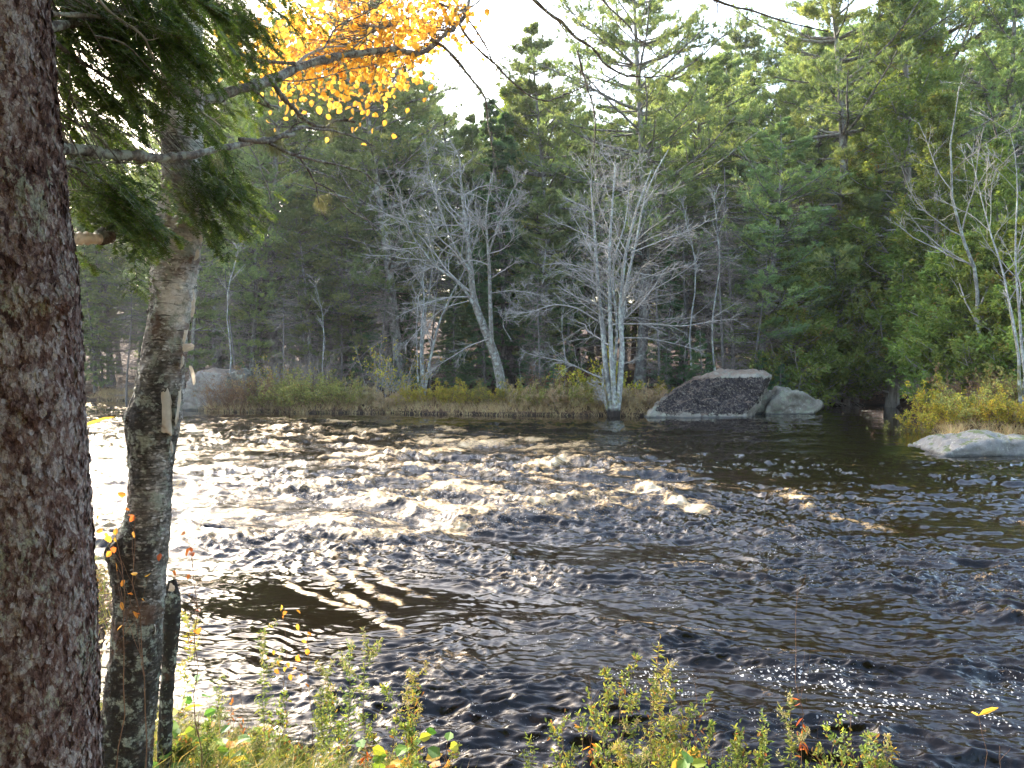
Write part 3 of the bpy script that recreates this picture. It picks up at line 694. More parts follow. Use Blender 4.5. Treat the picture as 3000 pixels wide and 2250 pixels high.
used = {}
def kids(o): return [c for c in KID.get(o.name, [])]
KID = {}
def register(root):
    KID[root.name] = [o for o in COL.objects if o.parent == root]; return root
def place(root, x, y, label, category, group=None, scale=1., rz=0., sz=None, tilt=(0, 0), name=None, z=None):
    if root.name not in used: used[root.name] = 1; o = root
    else:
        o = root.copy(); COL.objects.link(o)
        for ch in KID[root.name]:
            c = ch.copy(); COL.objects.link(c); c.parent = o
    zz = float(ground_z(x, y)) if z is None else z
    o.location = (float(x), float(y), zz-.03); o.rotation_euler = (tilt[0], tilt[1], rz); o.scale = (scale, scale, scale*(sz or 1))
    o['label'] = label; o['category'] = category
    if group: o['group'] = group
    elif 'group' in o: del o['group']
    return o
PM = (M['pinebark'], M['pine'])
pine = [register(conifer('white_pine', 'pine', 22, .27, .2, 5.4, s, PM, 'pine', nb=104, lean=l, dead=60, blade=(.2, .026, 13), tufts=10, lat=14)) for s, l in ((1, (.01, 0)), (2, (-.03, .01)), (3, (.02, 0)))]
pineN = register(conifer('white_pine', 'pine', 20, .2, .14, 4.1, 5, PM, 'pine', nb=112, dead=45, blade=(.19, .026, 13), tufts=9, lat=12))
firD = register(conifer('dense_fir', 'fir', 18, .18, .04, 3.0, 41, (M['firbark'], M['pine']), 'cone', nb=170, dead=20, blade=(.22, .045, 9), tufts=7, lat=11))
fir = [register(conifer('balsam_fir', 'fir', 13, .13, .06, 2.1, s, (M['firbark'], M['fir']), 'cone', nb=125, dead=35, blade=(.15, .032, 9), tufts=8, lat=10)) for s in (6, 7)]
firS = register(conifer('young_fir', 'fir', 3.2, .04, .05, 1.0, 8, (M['firbark'], M['fir']), 'cone', nb=60, dead=0, blade=(.07, .016, 8), tufts=6, lat=9))
cedar = [register(conifer('cedar', 'cedar', 20, .22, .03, 3.4, s, (M['cedarbark'], M['cedar']), 'cedar', nb=150, dead=40, blade=(.17, .07, 3), tufts=10, lat=12)) for s in (9, 10)]
snag = register(conifer('dead_spruce', 'fir', 12, .1, .75, 2.4, 12, (M['firbark'], M['fir']), 'cone', nb=20, dead=170, blade=(.1, .02, 5), tufts=3, lat=6))
bare = [register(bare_tree('bare_maple', 20, 12, .13, 3, .16)), register(bare_tree('bare_maple', 21, 9, .07, 2, .12))]
sap = register(bare_tree('bare_sapling', 22, 7, .035, 1, .05, lv=(12, 5, 3), lens=(.28, .4, .4)))

def px2x(px, Y): return (px-1500)/F*Y
def PL(root, px, Y, label, cat, top=None, h0=20., **kw):
    x = px2x(px, Y)
    if top is not None:
        z0 = float(ground_z(x, Y)); hh = H+(1057-top)/F*Y-z0; kw['scale'] = hh/h0
    return place(root, x, Y, label, cat, **kw)
G_P = 'tall white pines of the far bank'; G_C = 'cedars of the far right bank'; G_F = 'dark firs under the far pines'
# -- front conifers
PL(pine[1], 1170, 49, 'tall white pine with bare leaning trunk behind the golden leaves', 'tree', top=-60, h0=22, rz=.4, group=G_P)
PL(pine[0], 812, 51, 'white pine with low sweeping plumes right of the birch trunk', 'tree', top=40, h0=22, rz=1.3, group=G_P)
PL(pineN, 1595, 54, 'pointed white pine standing against the white sky gap', 'tree', top=60, h0=20, rz=2., group=G_P)
PL(pine[2], 1872, 51, 'tallest white pine directly above the multi-stemmed bare maple', 'tree', top=-160, h0=22, rz=.3, group=G_P)
PL(pine[0], 2440, 49, 'great white pine with tiered plumes reaching left toward the sky gap', 'tree', top=-280, h0=22, rz=3.4, group=G_P)
PL(pine[1], 2222, 46, 'dark-trunked pine with a single low green plume above the slab boulder', 'tree', top=330, h0=22, rz=4.1, group=G_P)
PL(pine[2], 640, 56, 'white pine just right of the birch trunk top', 'tree', top=60, h0=22, rz=4.4, group=G_P)
PL(pineN, 960, 57, 'slim white pine between the low-plumed pine and the leaning pine', 'tree', top=60, h0=20, rz=.7, group=G_P)
PL(pineN, 1400, 60, 'slim pine behind the left bare maple crown', 'tree', top=330, h0=20, rz=1.9, group=G_P)
PL(pine[0], 2080, 58, 'pine half hidden behind the dead-branched thicket', 'tree', top=150, h0=22, rz=5.1, group=G_P)
PL(pine[2], 2760, 56, 'pine whose top pokes out between the cedars', 'tree', top=-150, h0=22, rz=2.6, group=G_P)
PL(pine[1], 3010, 52, 'pine at the far right edge against sky glints', 'tree', top=-120, h0=22, rz=1.1, group=G_P)
bushy = register(conifer('cedar', 'cedar', 8, .12, .02, 2.9, 44, (M['cedarbark'], M['cedar']), 'cedar', nb=120, dead=20, blade=(.17, .07, 3), tufts=9, lat=11))
for i, (px, Y, tp, lb) in enumerate([(2330, 46.5, 760, 'bushy low cedar behind the grey boulder'), (2420, 47.5, 700, 'bushy cedar whose boughs hang over the left end of the cove'), (2510, 49, 720, 'bushy cedar above the red leaf bank of the cove'),
      (2600, 49.5, 700, 'bushy cedar at the back of the cove'), (2690, 45, 640, 'bushy cedar where the cove meets the golden bushes'), (2780, 38.5, 720, 'bushy cedar behind the tallest lemon-yellow bush'), (2880, 37, 690, 'bushy cedar behind the orange-gold bush'),
      (2985, 36, 660, 'bushy cedar at the right edge under the bare spreading tree'), (2270, 51, 640, 'bushy cedar in the shade behind the dark-trunked pine'), (3080, 34, 640, 'bushy cedar just outside the right picture edge')]):
    PL(bushy, px, Y, lb, 'tree', top=tp, h0=8, rz=i*1.7, group=G_C)
PL(cedar[0], 2612, 46.5, 'pale-trunked yellow-green cedar, the tallest above the red bank', 'tree', top=-190, h0=20, rz=.5, group=G_C)
PL(cedar[1], 2790, 42, 'broad cedar behind the golden right shore bushes', 'tree', top=260, h0=20, rz=1.5, group=G_C)
PL(cedar[1], 2480, 48.5, 'cedar leaning over the dark cove behind the grey boulder', 'tree', top=470, h0=20, rz=4.5, group=G_C)
PL(cedar[0], 2960, 40, 'cedar at the right picture edge behind the bushes', 'tree', top=420, h0=20, rz=2.7, group=G_C)
PL(cedar[0], 2360, 50, 'slender cedar beside the dark-trunked pine', 'tree', top=560, h0=20, rz=3.9, group=G_C)
PL(cedar[1], 1480, 56, 'yellow-green cedar behind the twin dark spires', 'tree', top=240, h0=20, rz=.2, group=G_C)
for i, (px, Y, tp, lb) in enumerate([(560, 48, 520, 'pine with low boughs above the left boulder'), (730, 49, 430, 'low-boughed pine left of the tall low-plumed pine'), (905, 48, 560, 'pine with sweeping boughs above the purplish shore brush'),
      (1050, 50, 430, 'low-boughed pine left of the leaning pine trunk'), (1590, 48, 560, 'low pine with light plumes between the two bare maples'), (2300, 47, 640, 'low pine with a soft plume reaching over the grey boulder')]):
    PL(pineN, px, Y, lb, 'tree', top=tp, h0=20, rz=i*1.2+.3, group=G_P)
# -- firs
fl = [(1340, 46, 820, 'dark fir low behind the left bare maple trunk'), (1420, 49, 700, 'fir between the two bare maples, farther left'), (1560, 47, 830, 'short fir midway between the two bare maples'),
      (1660, 50, 690, 'fir just left of the multi-stemmed maple'), (1960, 48, 720, 'fir just right of the multi-stemmed maple'), (1180, 52, 640, 'fir behind the grey leaning trunks'),
      (1060, 50, 800, 'dark fir behind the yellow-leaved bush'), (720, 52, 720, 'fir above the left shore shrubs'), (2320, 50, 700, 'fir in shade right of the dark-trunked pine'),
      (1470, 53, 300, 'left one of the twin dark spires in the mid canopy'), (1497, 53.5, 330, 'right one of the twin dark spires in the mid canopy'), (1140, 50, 380, 'dark fir column against the leaning pine trunk')]
for i, (px, Y, tp, lb) in enumerate(fl): PL(fir[i % 2], px, Y, lb, 'tree', top=tp, h0=13, rz=i*1.7, group=G_F)
# -- dead lower-branch thickets
for i, (px, Y, tp, lb) in enumerate([(2150, 47.5, 500, 'brown dead spruce left of the dark-trunked pine'), (2290, 48, 540, 'brown dead spruce right of the dark-trunked pine'), (2010, 50, 560, 'dead spruce behind the right limbs of the maple'),
      (900, 48, 760, 'dead spruce above the red-brown shore shrubs'), (760, 50, 740, 'dead spruce left among the shaded trunks'), (1000, 49, 780, 'dead spruce near the yellow-leaved bush'), (600, 50, 780, 'dead spruce above the left boulder'),
      (430, 56, 800, 'dead spruce seen between the two foreground trunks'), (2400, 51, 520, 'dead spruce in front of the cedar shade'), (300, 57, 760, 'dead spruce glimpsed right beside the near spruce trunk'), (1260, 50, 760, 'dead spruce behind the leaning grey trunks'), (830, 45.5, 850, 'dead spruce right behind the tall yellow-green shore bush'), (540, 49, 850, 'low dead spruce behind the big left boulder'), (1110, 46, 830, 'dead spruce over the spreading pale-yellow bush'), (1580, 45, 800, 'dead spruce between the two bare maples'), (2120, 45, 640, 'dead spruce just behind the slab boulder, left one'), (2210, 45.5, 700, 'dead spruce just behind the slab boulder, right one'), (1930, 46, 740, 'dead spruce over the tan grass right of the maple'), (690, 47, 780, 'dead spruce beside the pale two-stemmed sapling'), (370, 52, 860, 'low dead spruce by the water between the foreground trunks')]):
    PL(snag, px, Y, lb, 'tree', top=tp, h0=12, rz=i*2.1, group='dead spruces with brown limbs')
# -- left far background, lower because the river opens there
for i, (px, Y, tp, lb) in enumerate([(480, 60, 470, 'pine peeking out just right of the birch trunk'), (330, 64, 470, 'pine seen in the gap between the foreground trunks'), (150, 66, 560, 'pine hidden behind the near spruce trunk, left'), (-60, 68, 620, 'pine off the left edge upriver')]):
    PL(pine[i % 3], px, Y, lb, 'tree', top=tp, h0=22, rz=i*1.3+.4, group=G_P)
# -- deep forest rows that close the background
rg = np.random.default_rng(77)
for row, (Y, n, tlo, thi) in enumerate([(57, 21, 470, 700), (63, 22, 300, 520), (70, 24, 280, 470), (79, 26, 300, 480)]):
    for i in range(n):
        px = 60+(3250-60)*(i+.5+rg.uniform(-.3, .3))/n
        tp = rg.uniform(tlo, thi); tp = tp-230*(px > 2050)-170*(px < 1230)+220*(px < 560)-120*(1600 < px < 2050)
        rt = [pine[2], pine[1], firD, pineN, pine[0], pineN, pine[0], firD][int(rg.integers(8))]
        if row == 0: rt = [firD, fir[1], snag, pineN][int(rg.integers(4))]
        elif 1150 < px < 1750 and rt is not pineN: rt = pine[int(rg.integers(3))]
        PL(rt, px, Y+rg.uniform(-2, 2), 'conifer deep in the shaded forest behind the front row', 'tree', top=tp, h0=dict(fir=13).get('x', 13 if rt in fir else 12 if rt is snag else 18 if rt is firD else 20 if rt is pineN else 22), rz=rg.uniform(0, 6), group='conifers deep in the far forest')
# -- bare trees
PL(bare[0], 2905, 36, 'bare grey tree over the golden bushes at right', 'tree', top=80, h0=12, rz=1.0, group='bare trees')
PL(bare[1], 2990, 30, 'bare spreading tree at the right picture edge', 'tree', top=330, h0=9, rz=2.0, group='bare trees')
PL(bare[0], 1245, 45, 'bare grey-trunked tree left of the leaning maple', 'tree', top=520, h0=12, rz=3.3, group='bare trees')
for i, (px, Y, tp, lb) in enumerate([(695, 43.5, 610, 'pale two-stemmed sapling near the left boulder'), (2097, 45, 420, 'thin white sapling above the left end of the slab'), (2005, 46, 460, 'thin white sapling right of the maple crown'),
      (930, 44.5, 740, 'crooked bare sapling above the olive bush'), (1650, 43, 760, 'thin sapling just left of the multi-stemmed maple'), (1530, 43, 980, 'leaning dead stick between the maples'),
      (1240, 43.5, 690, 'slim grey sapling among the trunks left of the leaning maple'), (2700, 44, 250, 'thin pale trunk in front of the cedars')]):
    PL(sap, px, Y, lb, 'sapling', top=tp, h0=7, rz=i*1.1, group='bare saplings')

# ------------------------------------------------------------------ the two hero maples (stems laid out by hand)
def hero(name, label, Y, base_px, stems, seed, lv=(13, 8, 6), limbs=(), up=.06, bark='mapbark'):
    rng = np.random.default_rng(seed); b = np.array([px2x(base_px, Y), Y, 0.])
    root = empty(name, b, label, 'tree', 'bare trees'); mb = MB(); br = MB()
    for pts, r0, r1, dy in stems:
        P = np.array([at(px, py, Y+dy*i/(len(pts)-1))-b for i, (px, py) in enumerate(pts)])
        S = smooth_path(P, 22)[None]; S = S+np.cumsum(rng.normal(size=S.shape)*.012, axis=1)*np.linspace(0, 1, 22)[None, :, None]
        R = np.linspace(r0, r1, 22)[None]; tubes(mb, S, R, 10)
        a, c = grow(S, R, lv[0], .3, 1., (.55, 1.35), (.24, .5), 11, .17, up*.2, .42, .012, rng=rng); tubes(br, a, c, 4)
        a2, c2 = grow(a, c, lv[1], .12, 1., (.35, .95), (.3, .6), 6, .2, .03, .55, .0095, rng=rng); tubes(br, a2, c2, 3)
        a3, c3 = grow(a2, c2, lv[2], .15, 1., (.35, .95), (.35, .7), 4, .24, .02, .7, .0075, rng=rng); tubes(br, a3, c3, 3)
    for pts, r0, dy in limbs:
        P = np.array([at(px, py, Y+dy*i/(len(pts)-1))-b for i, (px, py) in enumerate(pts)]); S = smooth_path(P, 16)[None]
        R = np.linspace(r0, .012, 16)[None]; tubes(br, S, R, 5)
        a2, c2 = grow(S, R, 20, .2, 1., (.3, .9), (.18, .36), 6, .14, .0, .5, .011, rng=rng); tubes(br, a2, c2, 3)
        a3, c3 = grow(a2, c2, 7, .15, 1., (.3, .8), (.3, .65), 4, .2, .02, .7, .008, rng=rng); tubes(br, a3, c3, 3)
    mb.build('trunk', M[bark], root); br.build('crown', M['twig'], root)
hero('bare_maple', 'silvery multi-stemmed bare maple standing in the river edge', 38.6, 1795, [
    ([(1795, 1245), (1792, 1190), (1775, 1080), (1765, 950), (1752, 820), (1745, 640), (1735, 520)], .17, .035, .8),
    ([(1800, 1245), (1802, 1180), (1790, 1050), (1785, 900), (1782, 720), (1795, 560), (1800, 470)], .15, .03, -.5),
    ([(1805, 1245), (1815, 1150), (1825, 1020), (1812, 930), (1825, 760), (1860, 600), (1900, 500)], .16, .03, -1.),
    ([(1800, 1245), (1810, 1160), (1822, 980), (1830, 850), (1865, 700), (1890, 560), (1960, 440)], .11, .025, 1.2),
    ([(1790, 1240), (1765, 1150), (1762, 1080)], .09, .05, .3),
    ([(1808, 1240), (1795, 1120), (1800, 1080), (1810, 960), (1790, 780), (1840, 640), (1850, 480)], .09, .02, .5)],
    5, limbs=[([(1815, 950), (1900, 948), (2000, 958), (2090, 940), (2160, 935)], .04, -1.5), ([(1820, 990), (1900, 990), (1990, 1010), (2060, 1030)], .03, -.8),
              ([(1750, 940), (1690, 900), (1620, 890), (1560, 915), (1500, 920)], .045, -1.2), ([(1765, 1110), (1720, 1090), (1660, 1060), (1580, 1045), (1530, 1030)], .045, -2.),
              ([(1812, 1070), (1850, 1060), (1880, 1040)], .03, -.5), ([(1750, 800), (1720, 790), (1660, 770), (1600, 775)], .03, 1.), ([(1860, 800), (1930, 810), (1990, 780), (2050, 790)], .03, -.5), ([(1850, 740), (1950, 700), (2040, 670), (2080, 640)], .03, 1.)])
hero('bare_maple', 'bare maple with crooked leaning brown trunk on the grassy shore', 43., 1470, [
    ([(1472, 1150), (1462, 1080), (1440, 1010), (1405, 930), (1385, 880), (1378, 760), (1355, 600), (1345, 470)], .3, .04, 1.),
    ([(1440, 1010), (1436, 880), (1432, 740), (1420, 640), (1440, 500)], .14, .03, -1.),
    ([(1385, 890), (1350, 830), (1270, 780), (1200, 680), (1160, 560), (1120, 480)], .1, .02, -.8),
    ([(1380, 800), (1330, 720), (1290, 620), (1260, 520), (1250, 440)], .08, .02, 1.3),
    ([(1432, 740), (1460, 660), (1500, 560), (1540, 500)], .07, .02, .6),
    ([(1500, 1000), (1470, 950), (1500, 880), (1560, 820)], .03, .01, .3)],
    6, lv=(14, 8, 6), bark='brownbark', limbs=[([(1385, 870), (1320, 870), (1240, 890), (1160, 930)], .04, -1.5), ([(1380, 880), (1300, 900), (1230, 960), (1180, 1020)], .03, -1.), ([(1440, 990), (1380, 1010), (1300, 1060), (1240, 1100)], .03, -1.2),
              ([(1430, 860), (1500, 850), (1570, 860), (1610, 880)], .03, -1), ([(1360, 660), (1250, 660), (1160, 640), (1080, 600)], .035, -.5)])
exec_part2 = True

# ------------------------------------------------------------------ far shore shrubs and grass
def shrub(name, seed, h, w, leafmat, nst=16, leaf=.06, nl=26, stemmat='stem', aspect=.5, droop=.0, bladesy=False):
    rng = np.random.default_rng(seed); root = empty(name, (0, 0, 0)); mb = MB(); fo = MB()
    az = rng.uniform(0, 2*pi, nst); r = rng.uniform(0, .35, nst)*w; k = 7
    P = [np.stack([np.cos(az)*r, np.sin(az)*r, np.full(nst, -.1)], 1)]
    d = nrm(np.stack([np.cos(az)*w*.6, np.sin(az)*w*.6, np.full(nst, h)*rng.uniform(.8, 1.3, nst)], 1)+rng.normal(size=(nst, 3))*.1*h); L = h*rng.uniform(.6, 1.1, nst)
    for i in range(k-1):
        d = nrm(d+rng.normal(size=d.shape)*.1+np.array([0, 0, -droop])); P.append(P[-1]+d*(L/(k-1))[:, None])
    P = np.stack(P, 1); R = np.full((nst, 1), .009)*np.linspace(1, .4, k)[None]*(h**.5); tubes(mb, P, R, 3)
    a, b = grow(P, R, 7, .15, 1., (.4, .9), (.25, .5), 5, .18, .05, .6, .004, rng=rng); tubes(mb, a, b, 3)
    a2, b2 = grow(a, b, 4, .2, 1., (.4, .9), (.35, .6), 4, .2, .02, .7, .003, rng=rng); tubes(mb, a2, b2, 3)
    m_ = len(a2); t = rng.uniform(0, 1, (m_, nl)); f = t*3; i = np.minimum(f.astype(int), 2); fr_ = (f-i)[..., None]; I = np.arange(m_)[:, None]
    C = (a2[I, i]*(1-fr_)+a2[I, i+1]*fr_).reshape(-1, 3)+rng.normal(size=(m_*nl, 3))*leaf*.5
    keep = rng.random(len(C)) < .8; C = C[keep]
    D = rng.normal(size=C.shape)+np.array([0, 0, .2])
    if bladesy: blades(fo, C, D, 2, leaf*1.8, leaf*.3, .6, None, rng)
    else: leaves(fo, C, D, leaf, aspect, None, rng)
    mb.build('stems', M[stemmat], root); fo.build('foliage', M[leafmat], root, smooth=False)
    return register(root)
sh_ol = shrub('riverbank_shrub', 31, 1.2, 1.3, 'olive', 18, .055, 7); sh_ye = shrub('riverbank_shrub', 32, 1.1, 1.3, 'yelleaf', 16, .06, 6)
sh_ru = shrub('riverbank_shrub', 33, 1.3, 1.2, 'russet', 22, .05, 3); sh_sp = shrub('sparse_bush', 34, 2.4, 1.6, 'yelleaf', 10, .09, 2, 'twig')
sh_tan = shrub('dry_thicket', 35, 1.0, 1.2, 'drygrass', 26, .05, 5, 'deadtwig', bladesy=True)
sh_w = shrub('twiggy_brush', 36, 1.9, 1.2, 'russet', 24, .04, 1, 'deadtwig')
SH = [  # px, base py-ish depth Y, kind, scale, label
 (480, 45.3, sh_tan, 1., 'dry brush left of the big needle-strewn boulder'), (700, 42.6, sh_ru, 1.1, 'russet shrub at the foot of the dark small rock'), (640, 42.9, sh_ru, .8, 'low russet shrub in front of the left boulder'),
 (745, 42.6, sh_ru, 1.2, 'russet-olive shrub right of the dark small rock'), (790, 42.4, sh_ol, 1., 'olive shrub low on the left shore by the russet ones'), (835, 43.6, sh_sp, .9, 'tall bush with yellow-green leaves above the russet shrubs'),
 (760, 44.5, sh_sp, .85, 'bush with sparse yellow leaves behind the russet shrubs'), (850, 42.2, sh_ol, 1.1, 'olive shrub at the left waterline, middle of its row'), (900, 42., sh_ol, 1.2, 'yellow-olive shrub bulging over the water'),
 (925, 44, sh_w, 1.2, 'purplish twiggy brush behind the olive shrubs'), (880, 45, sh_w, 1.3, 'purplish brush under the bare crooked sapling'), (960, 42, sh_ol, 1.1, 'green-gold shrub right of the bulging one'),
 (1010, 42.2, sh_ol, .9, 'olive shrub left of the grass gap'), (1060, 42.6, sh_tan, .9, 'tan dry tuft thicket in the grass gap'), (1120, 44., sh_sp, 1.3, 'spreading bush with pale yellow leaves at shore'),
 (1190, 43.4, sh_sp, 1.1, 'smaller pale-yellow-leaved bush right of the spreading one'), (1140, 42., sh_tan, .8, 'dry thicket below the pale yellow bush'), (1215, 41.9, sh_ye, .75, 'yellow-green fern-like shrub, leftmost of the yellow row'),
 (1265, 41.9, sh_ye, .8, 'yellow-green shrub, second of the yellow row'), (1320, 41.7, sh_ye, .8, 'yellow-green shrub in the middle of the yellow row'), (1375, 41.5, sh_ye, .85, 'yellow-green shrub left of the leaning maple base'),
 (1430, 41.4, sh_ol, .8, 'olive shrub in front of the leaning maple base'), (1480, 41.2, sh_ye, .8, 'yellow shrub just right of the leaning maple base'), (1530, 40.8, sh_tan, .9, 'tan thicket between the bare maples, left one'),
 (1575, 40.5, sh_ol, .9, 'green-gold shrub between the bare maples'), (1640, 40.4, sh_tan, .9, 'tan thicket between the bare maples, right one'), (1600, 42.5, sh_ru, 1., 'russet shrub on the slope between the maples'),
 (1690, 40.2, sh_ol, .9, 'olive shrub just left of the maple in the water'), (1725, 42.8, sh_ye, 1.9, 'bright yellow-green bush behind the multi-stemmed maple'), (1740, 40.2, sh_tan, 1., 'tan thicket touching the maple in the water'),
 (1690, 44, sh_ru, 1.2, 'russet bush behind the yellow-green one'), (1850, 40.2, sh_tan, .9, 'tan thicket right of the maple in the water'), (1905, 40.4, sh_tan, .85, 'tan thicket left of the slab boulder'),
 (1960, 43.5, sh_ye, .8, 'yellow-leaved sprig behind the tan thicket'), (2350, 42.3, sh_ol, .7, 'low green shrub on top behind the grey boulder'), (2560, 29.2, sh_tan, 1.0, 'reddish dead weeds in the water left of the pale rock'),
 (2610, 28.4, sh_ru, .85, 'russet weeds beside the left end of the pale rock'), (2650, 30.6, sh_ol, 1.0, 'grey-green bush on the point left of the golden bushes'), (2720, 30.5, sh_ye, 1.35, 'golden bush nearest to the cove'),
 (2755, 32.0, sh_ye, 1.8, 'tallest lemon-yellow bush on the right shore'), (2800, 29.5, sh_ye, 1.2, 'golden bush above the peak of the pale rock'), (2860, 29.3, sh_ol, 1.4, 'olive bush among the golden ones'),
 (2900, 29, sh_ye, 1.3, 'orange-gold bush right of the olive one'), (2950, 28.6, sh_ye, 1.3, 'golden bush near the right picture edge'), (3010, 28.2, sh_ye, 1.6, 'yellow bush cut by the right picture edge'),
 (2985, 31, sh_ol, 1.9, 'tall green bush behind the right edge bushes'), (2840, 32.5, sh_ru, 1.7, 'pinkish brown brush behind the golden bushes'), (3080, 27.9, sh_ye, 1.4, 'yellow bush beyond the right picture edge')]
for i, (px, Y, rt, s, lb) in enumerate(SH):
    PL(rt, px, Y, lb, 'shrub', scale=s*(1.55 if Y > 38 else 1.0)*(1 if rt not in (sh_sp, sh_w) else .8), rz=i*1.9, group='shrubs along the far shore')
for i, (px, Y, s, lb) in enumerate([(2060, 43.5, 1.2, 'bright young fir behind the left end of the slab'), (2030, 44.5, .8, 'small fir sprig left of the bright young fir'), (2290, 44, 1.15, 'young fir leaning over the slab boulder, right side'), (2240, 45, 1.1, 'young fir directly behind the slab peak'),
      (2340, 44.3, .9, 'small fir above the grey boulder'), (1620, 42.6, .7, 'small fir left of the yellow-green bush'), (1960, 44.2, .8, 'dark small fir right of the maple'), (710, 46, .7, 'small green pine tuft behind the left boulder'), (1330, 45.5, .9, 'young fir below the leaning maple limbs')]):
    PL(firS, px, Y, lb, 'tree', scale=s, rz=i*2., group='young firs along the far shore')
# low pine boughs that hang beside the cove are part of trees above; grass along both shores
def grass_patch(name, n, region, length, width, mat, label, seed, lean=.5, zoff=0., per=5):
    rng = np.random.default_rng(seed); x, y = region(rng, n); d, nb = land(x, y); k = ((d > -.25) & (d < 3)) | nb
    x = x[k]; y = y[k]; z = ground_z(x, y)+zoff; C = np.stack([x, y, z], 1)
    mb = MB(); m_ = len(C); Dv = nrm(rng.normal(size=(m_, per, 3))*lean+np.array([0, 0, 1.])); L = length*rng.uniform(.4, 1.2, (m_, per, 1))
    S = nrm(np.cross(Dv, rng.normal(size=(m_, per, 3))))*width; c = C[:, None]+rng.normal(size=(m_, per, 3))*np.array([1, 1, 0])*length*.12
    bend = nrm(Dv*np.array([1, 1, 0])+1e-6)*rng.uniform(.0, .45, (m_, per, 1))*L
    V = np.stack([c-S, c+S, c+Dv*L*.55+S*.7+bend*.3, c+Dv*L*.55-S*.7+bend*.3, c+Dv*L+bend-np.array([0, 0, 1])*L*.12], 2)
    b = (np.arange(m_*per)*5)[:, None]; V = V.reshape(-1, 3); vv = np.repeat(rng.random(m_*per), 5)
    mb.add(V, b+np.array([[0, 1, 2, 3]]), vv); 
    mb.F3.append((b+np.array([[3, 2, 4]])))
    mb.build(name, M[mat], None, False, label=label, category='grass', kind='stuff')
def shore(rng, n):
    x = rng.uniform(-30, 14, n); return x, np.interp(x, XS, YS)+rng.uniform(-.7, 2.2, n)
grass_patch('dry_grass', 5000, shore, .5, .009, 'drygrass', 'tan dry grass fringe along the far waterline', 3, .4)
def shore2(rng, n):
    x = rng.uniform(15, 26, n); return x, rng.uniform(26.5, 33, n)
grass_patch('dry_grass', 2500, shore2, .5, .009, 'drygrass', 'tan grass fringe under the golden right shore bushes', 4, .4)
def nearr(rng, n):
    x = rng.uniform(-6, 4.2, n); return x, np.interp(x, XN, YN)-rng.uniform(-.05, 2.4, n)**1.0
def nearl(rng, n):
    x = rng.uniform(-3.4, -.3, n); return x, np.interp(x, XN, YN)-rng.uniform(0, 2., n)
grass_patch('green_grass', 1500, nearr, .32, .0028, 'grass', 'thin green grass along the near bank edge', 5, .5)
grass_patch('green_grass', 3300, nearl, .36, .0028, 'grass', 'dense green grass at the foot of the birch', 6, .55)
# leaf litter on the near and far banks
def litter(n, region, size, label, seed):
    rng = np.random.default_rng(seed); x, y = region(rng, n); d, nb = land(x, y); k = (d > .05); x = x[k]; y = y[k]
    C = np.stack([x, y, ground_z(x, y)+.015+rng.random(len(x))*.03], 1); D = rng.normal(size=C.shape)*np.array([1, 1, .25])
    mb = MB(); leaves(mb, C, D, size, .7, None, rng, up=np.array([0, 0, 1.])); mb.build('leaf_litter', M['litter'], None, False, label=label, category='leaves', kind='stuff')
litter(9000, lambda r, n: ((lambda x: (x, np.interp(x, XN, YN)-r.uniform(0, 3.5, n)))(r.uniform(-9, 4, n))), .05, 'russet fallen leaves on the near bank', 8)
litter(16000, lambda r, n: ((lambda x: (x, np.interp(x, XS, YS)+r.uniform(.3, 9, n)))(r.uniform(-32, 26, n))), .09, 'red-brown fallen leaves and needles on the far bank', 9)

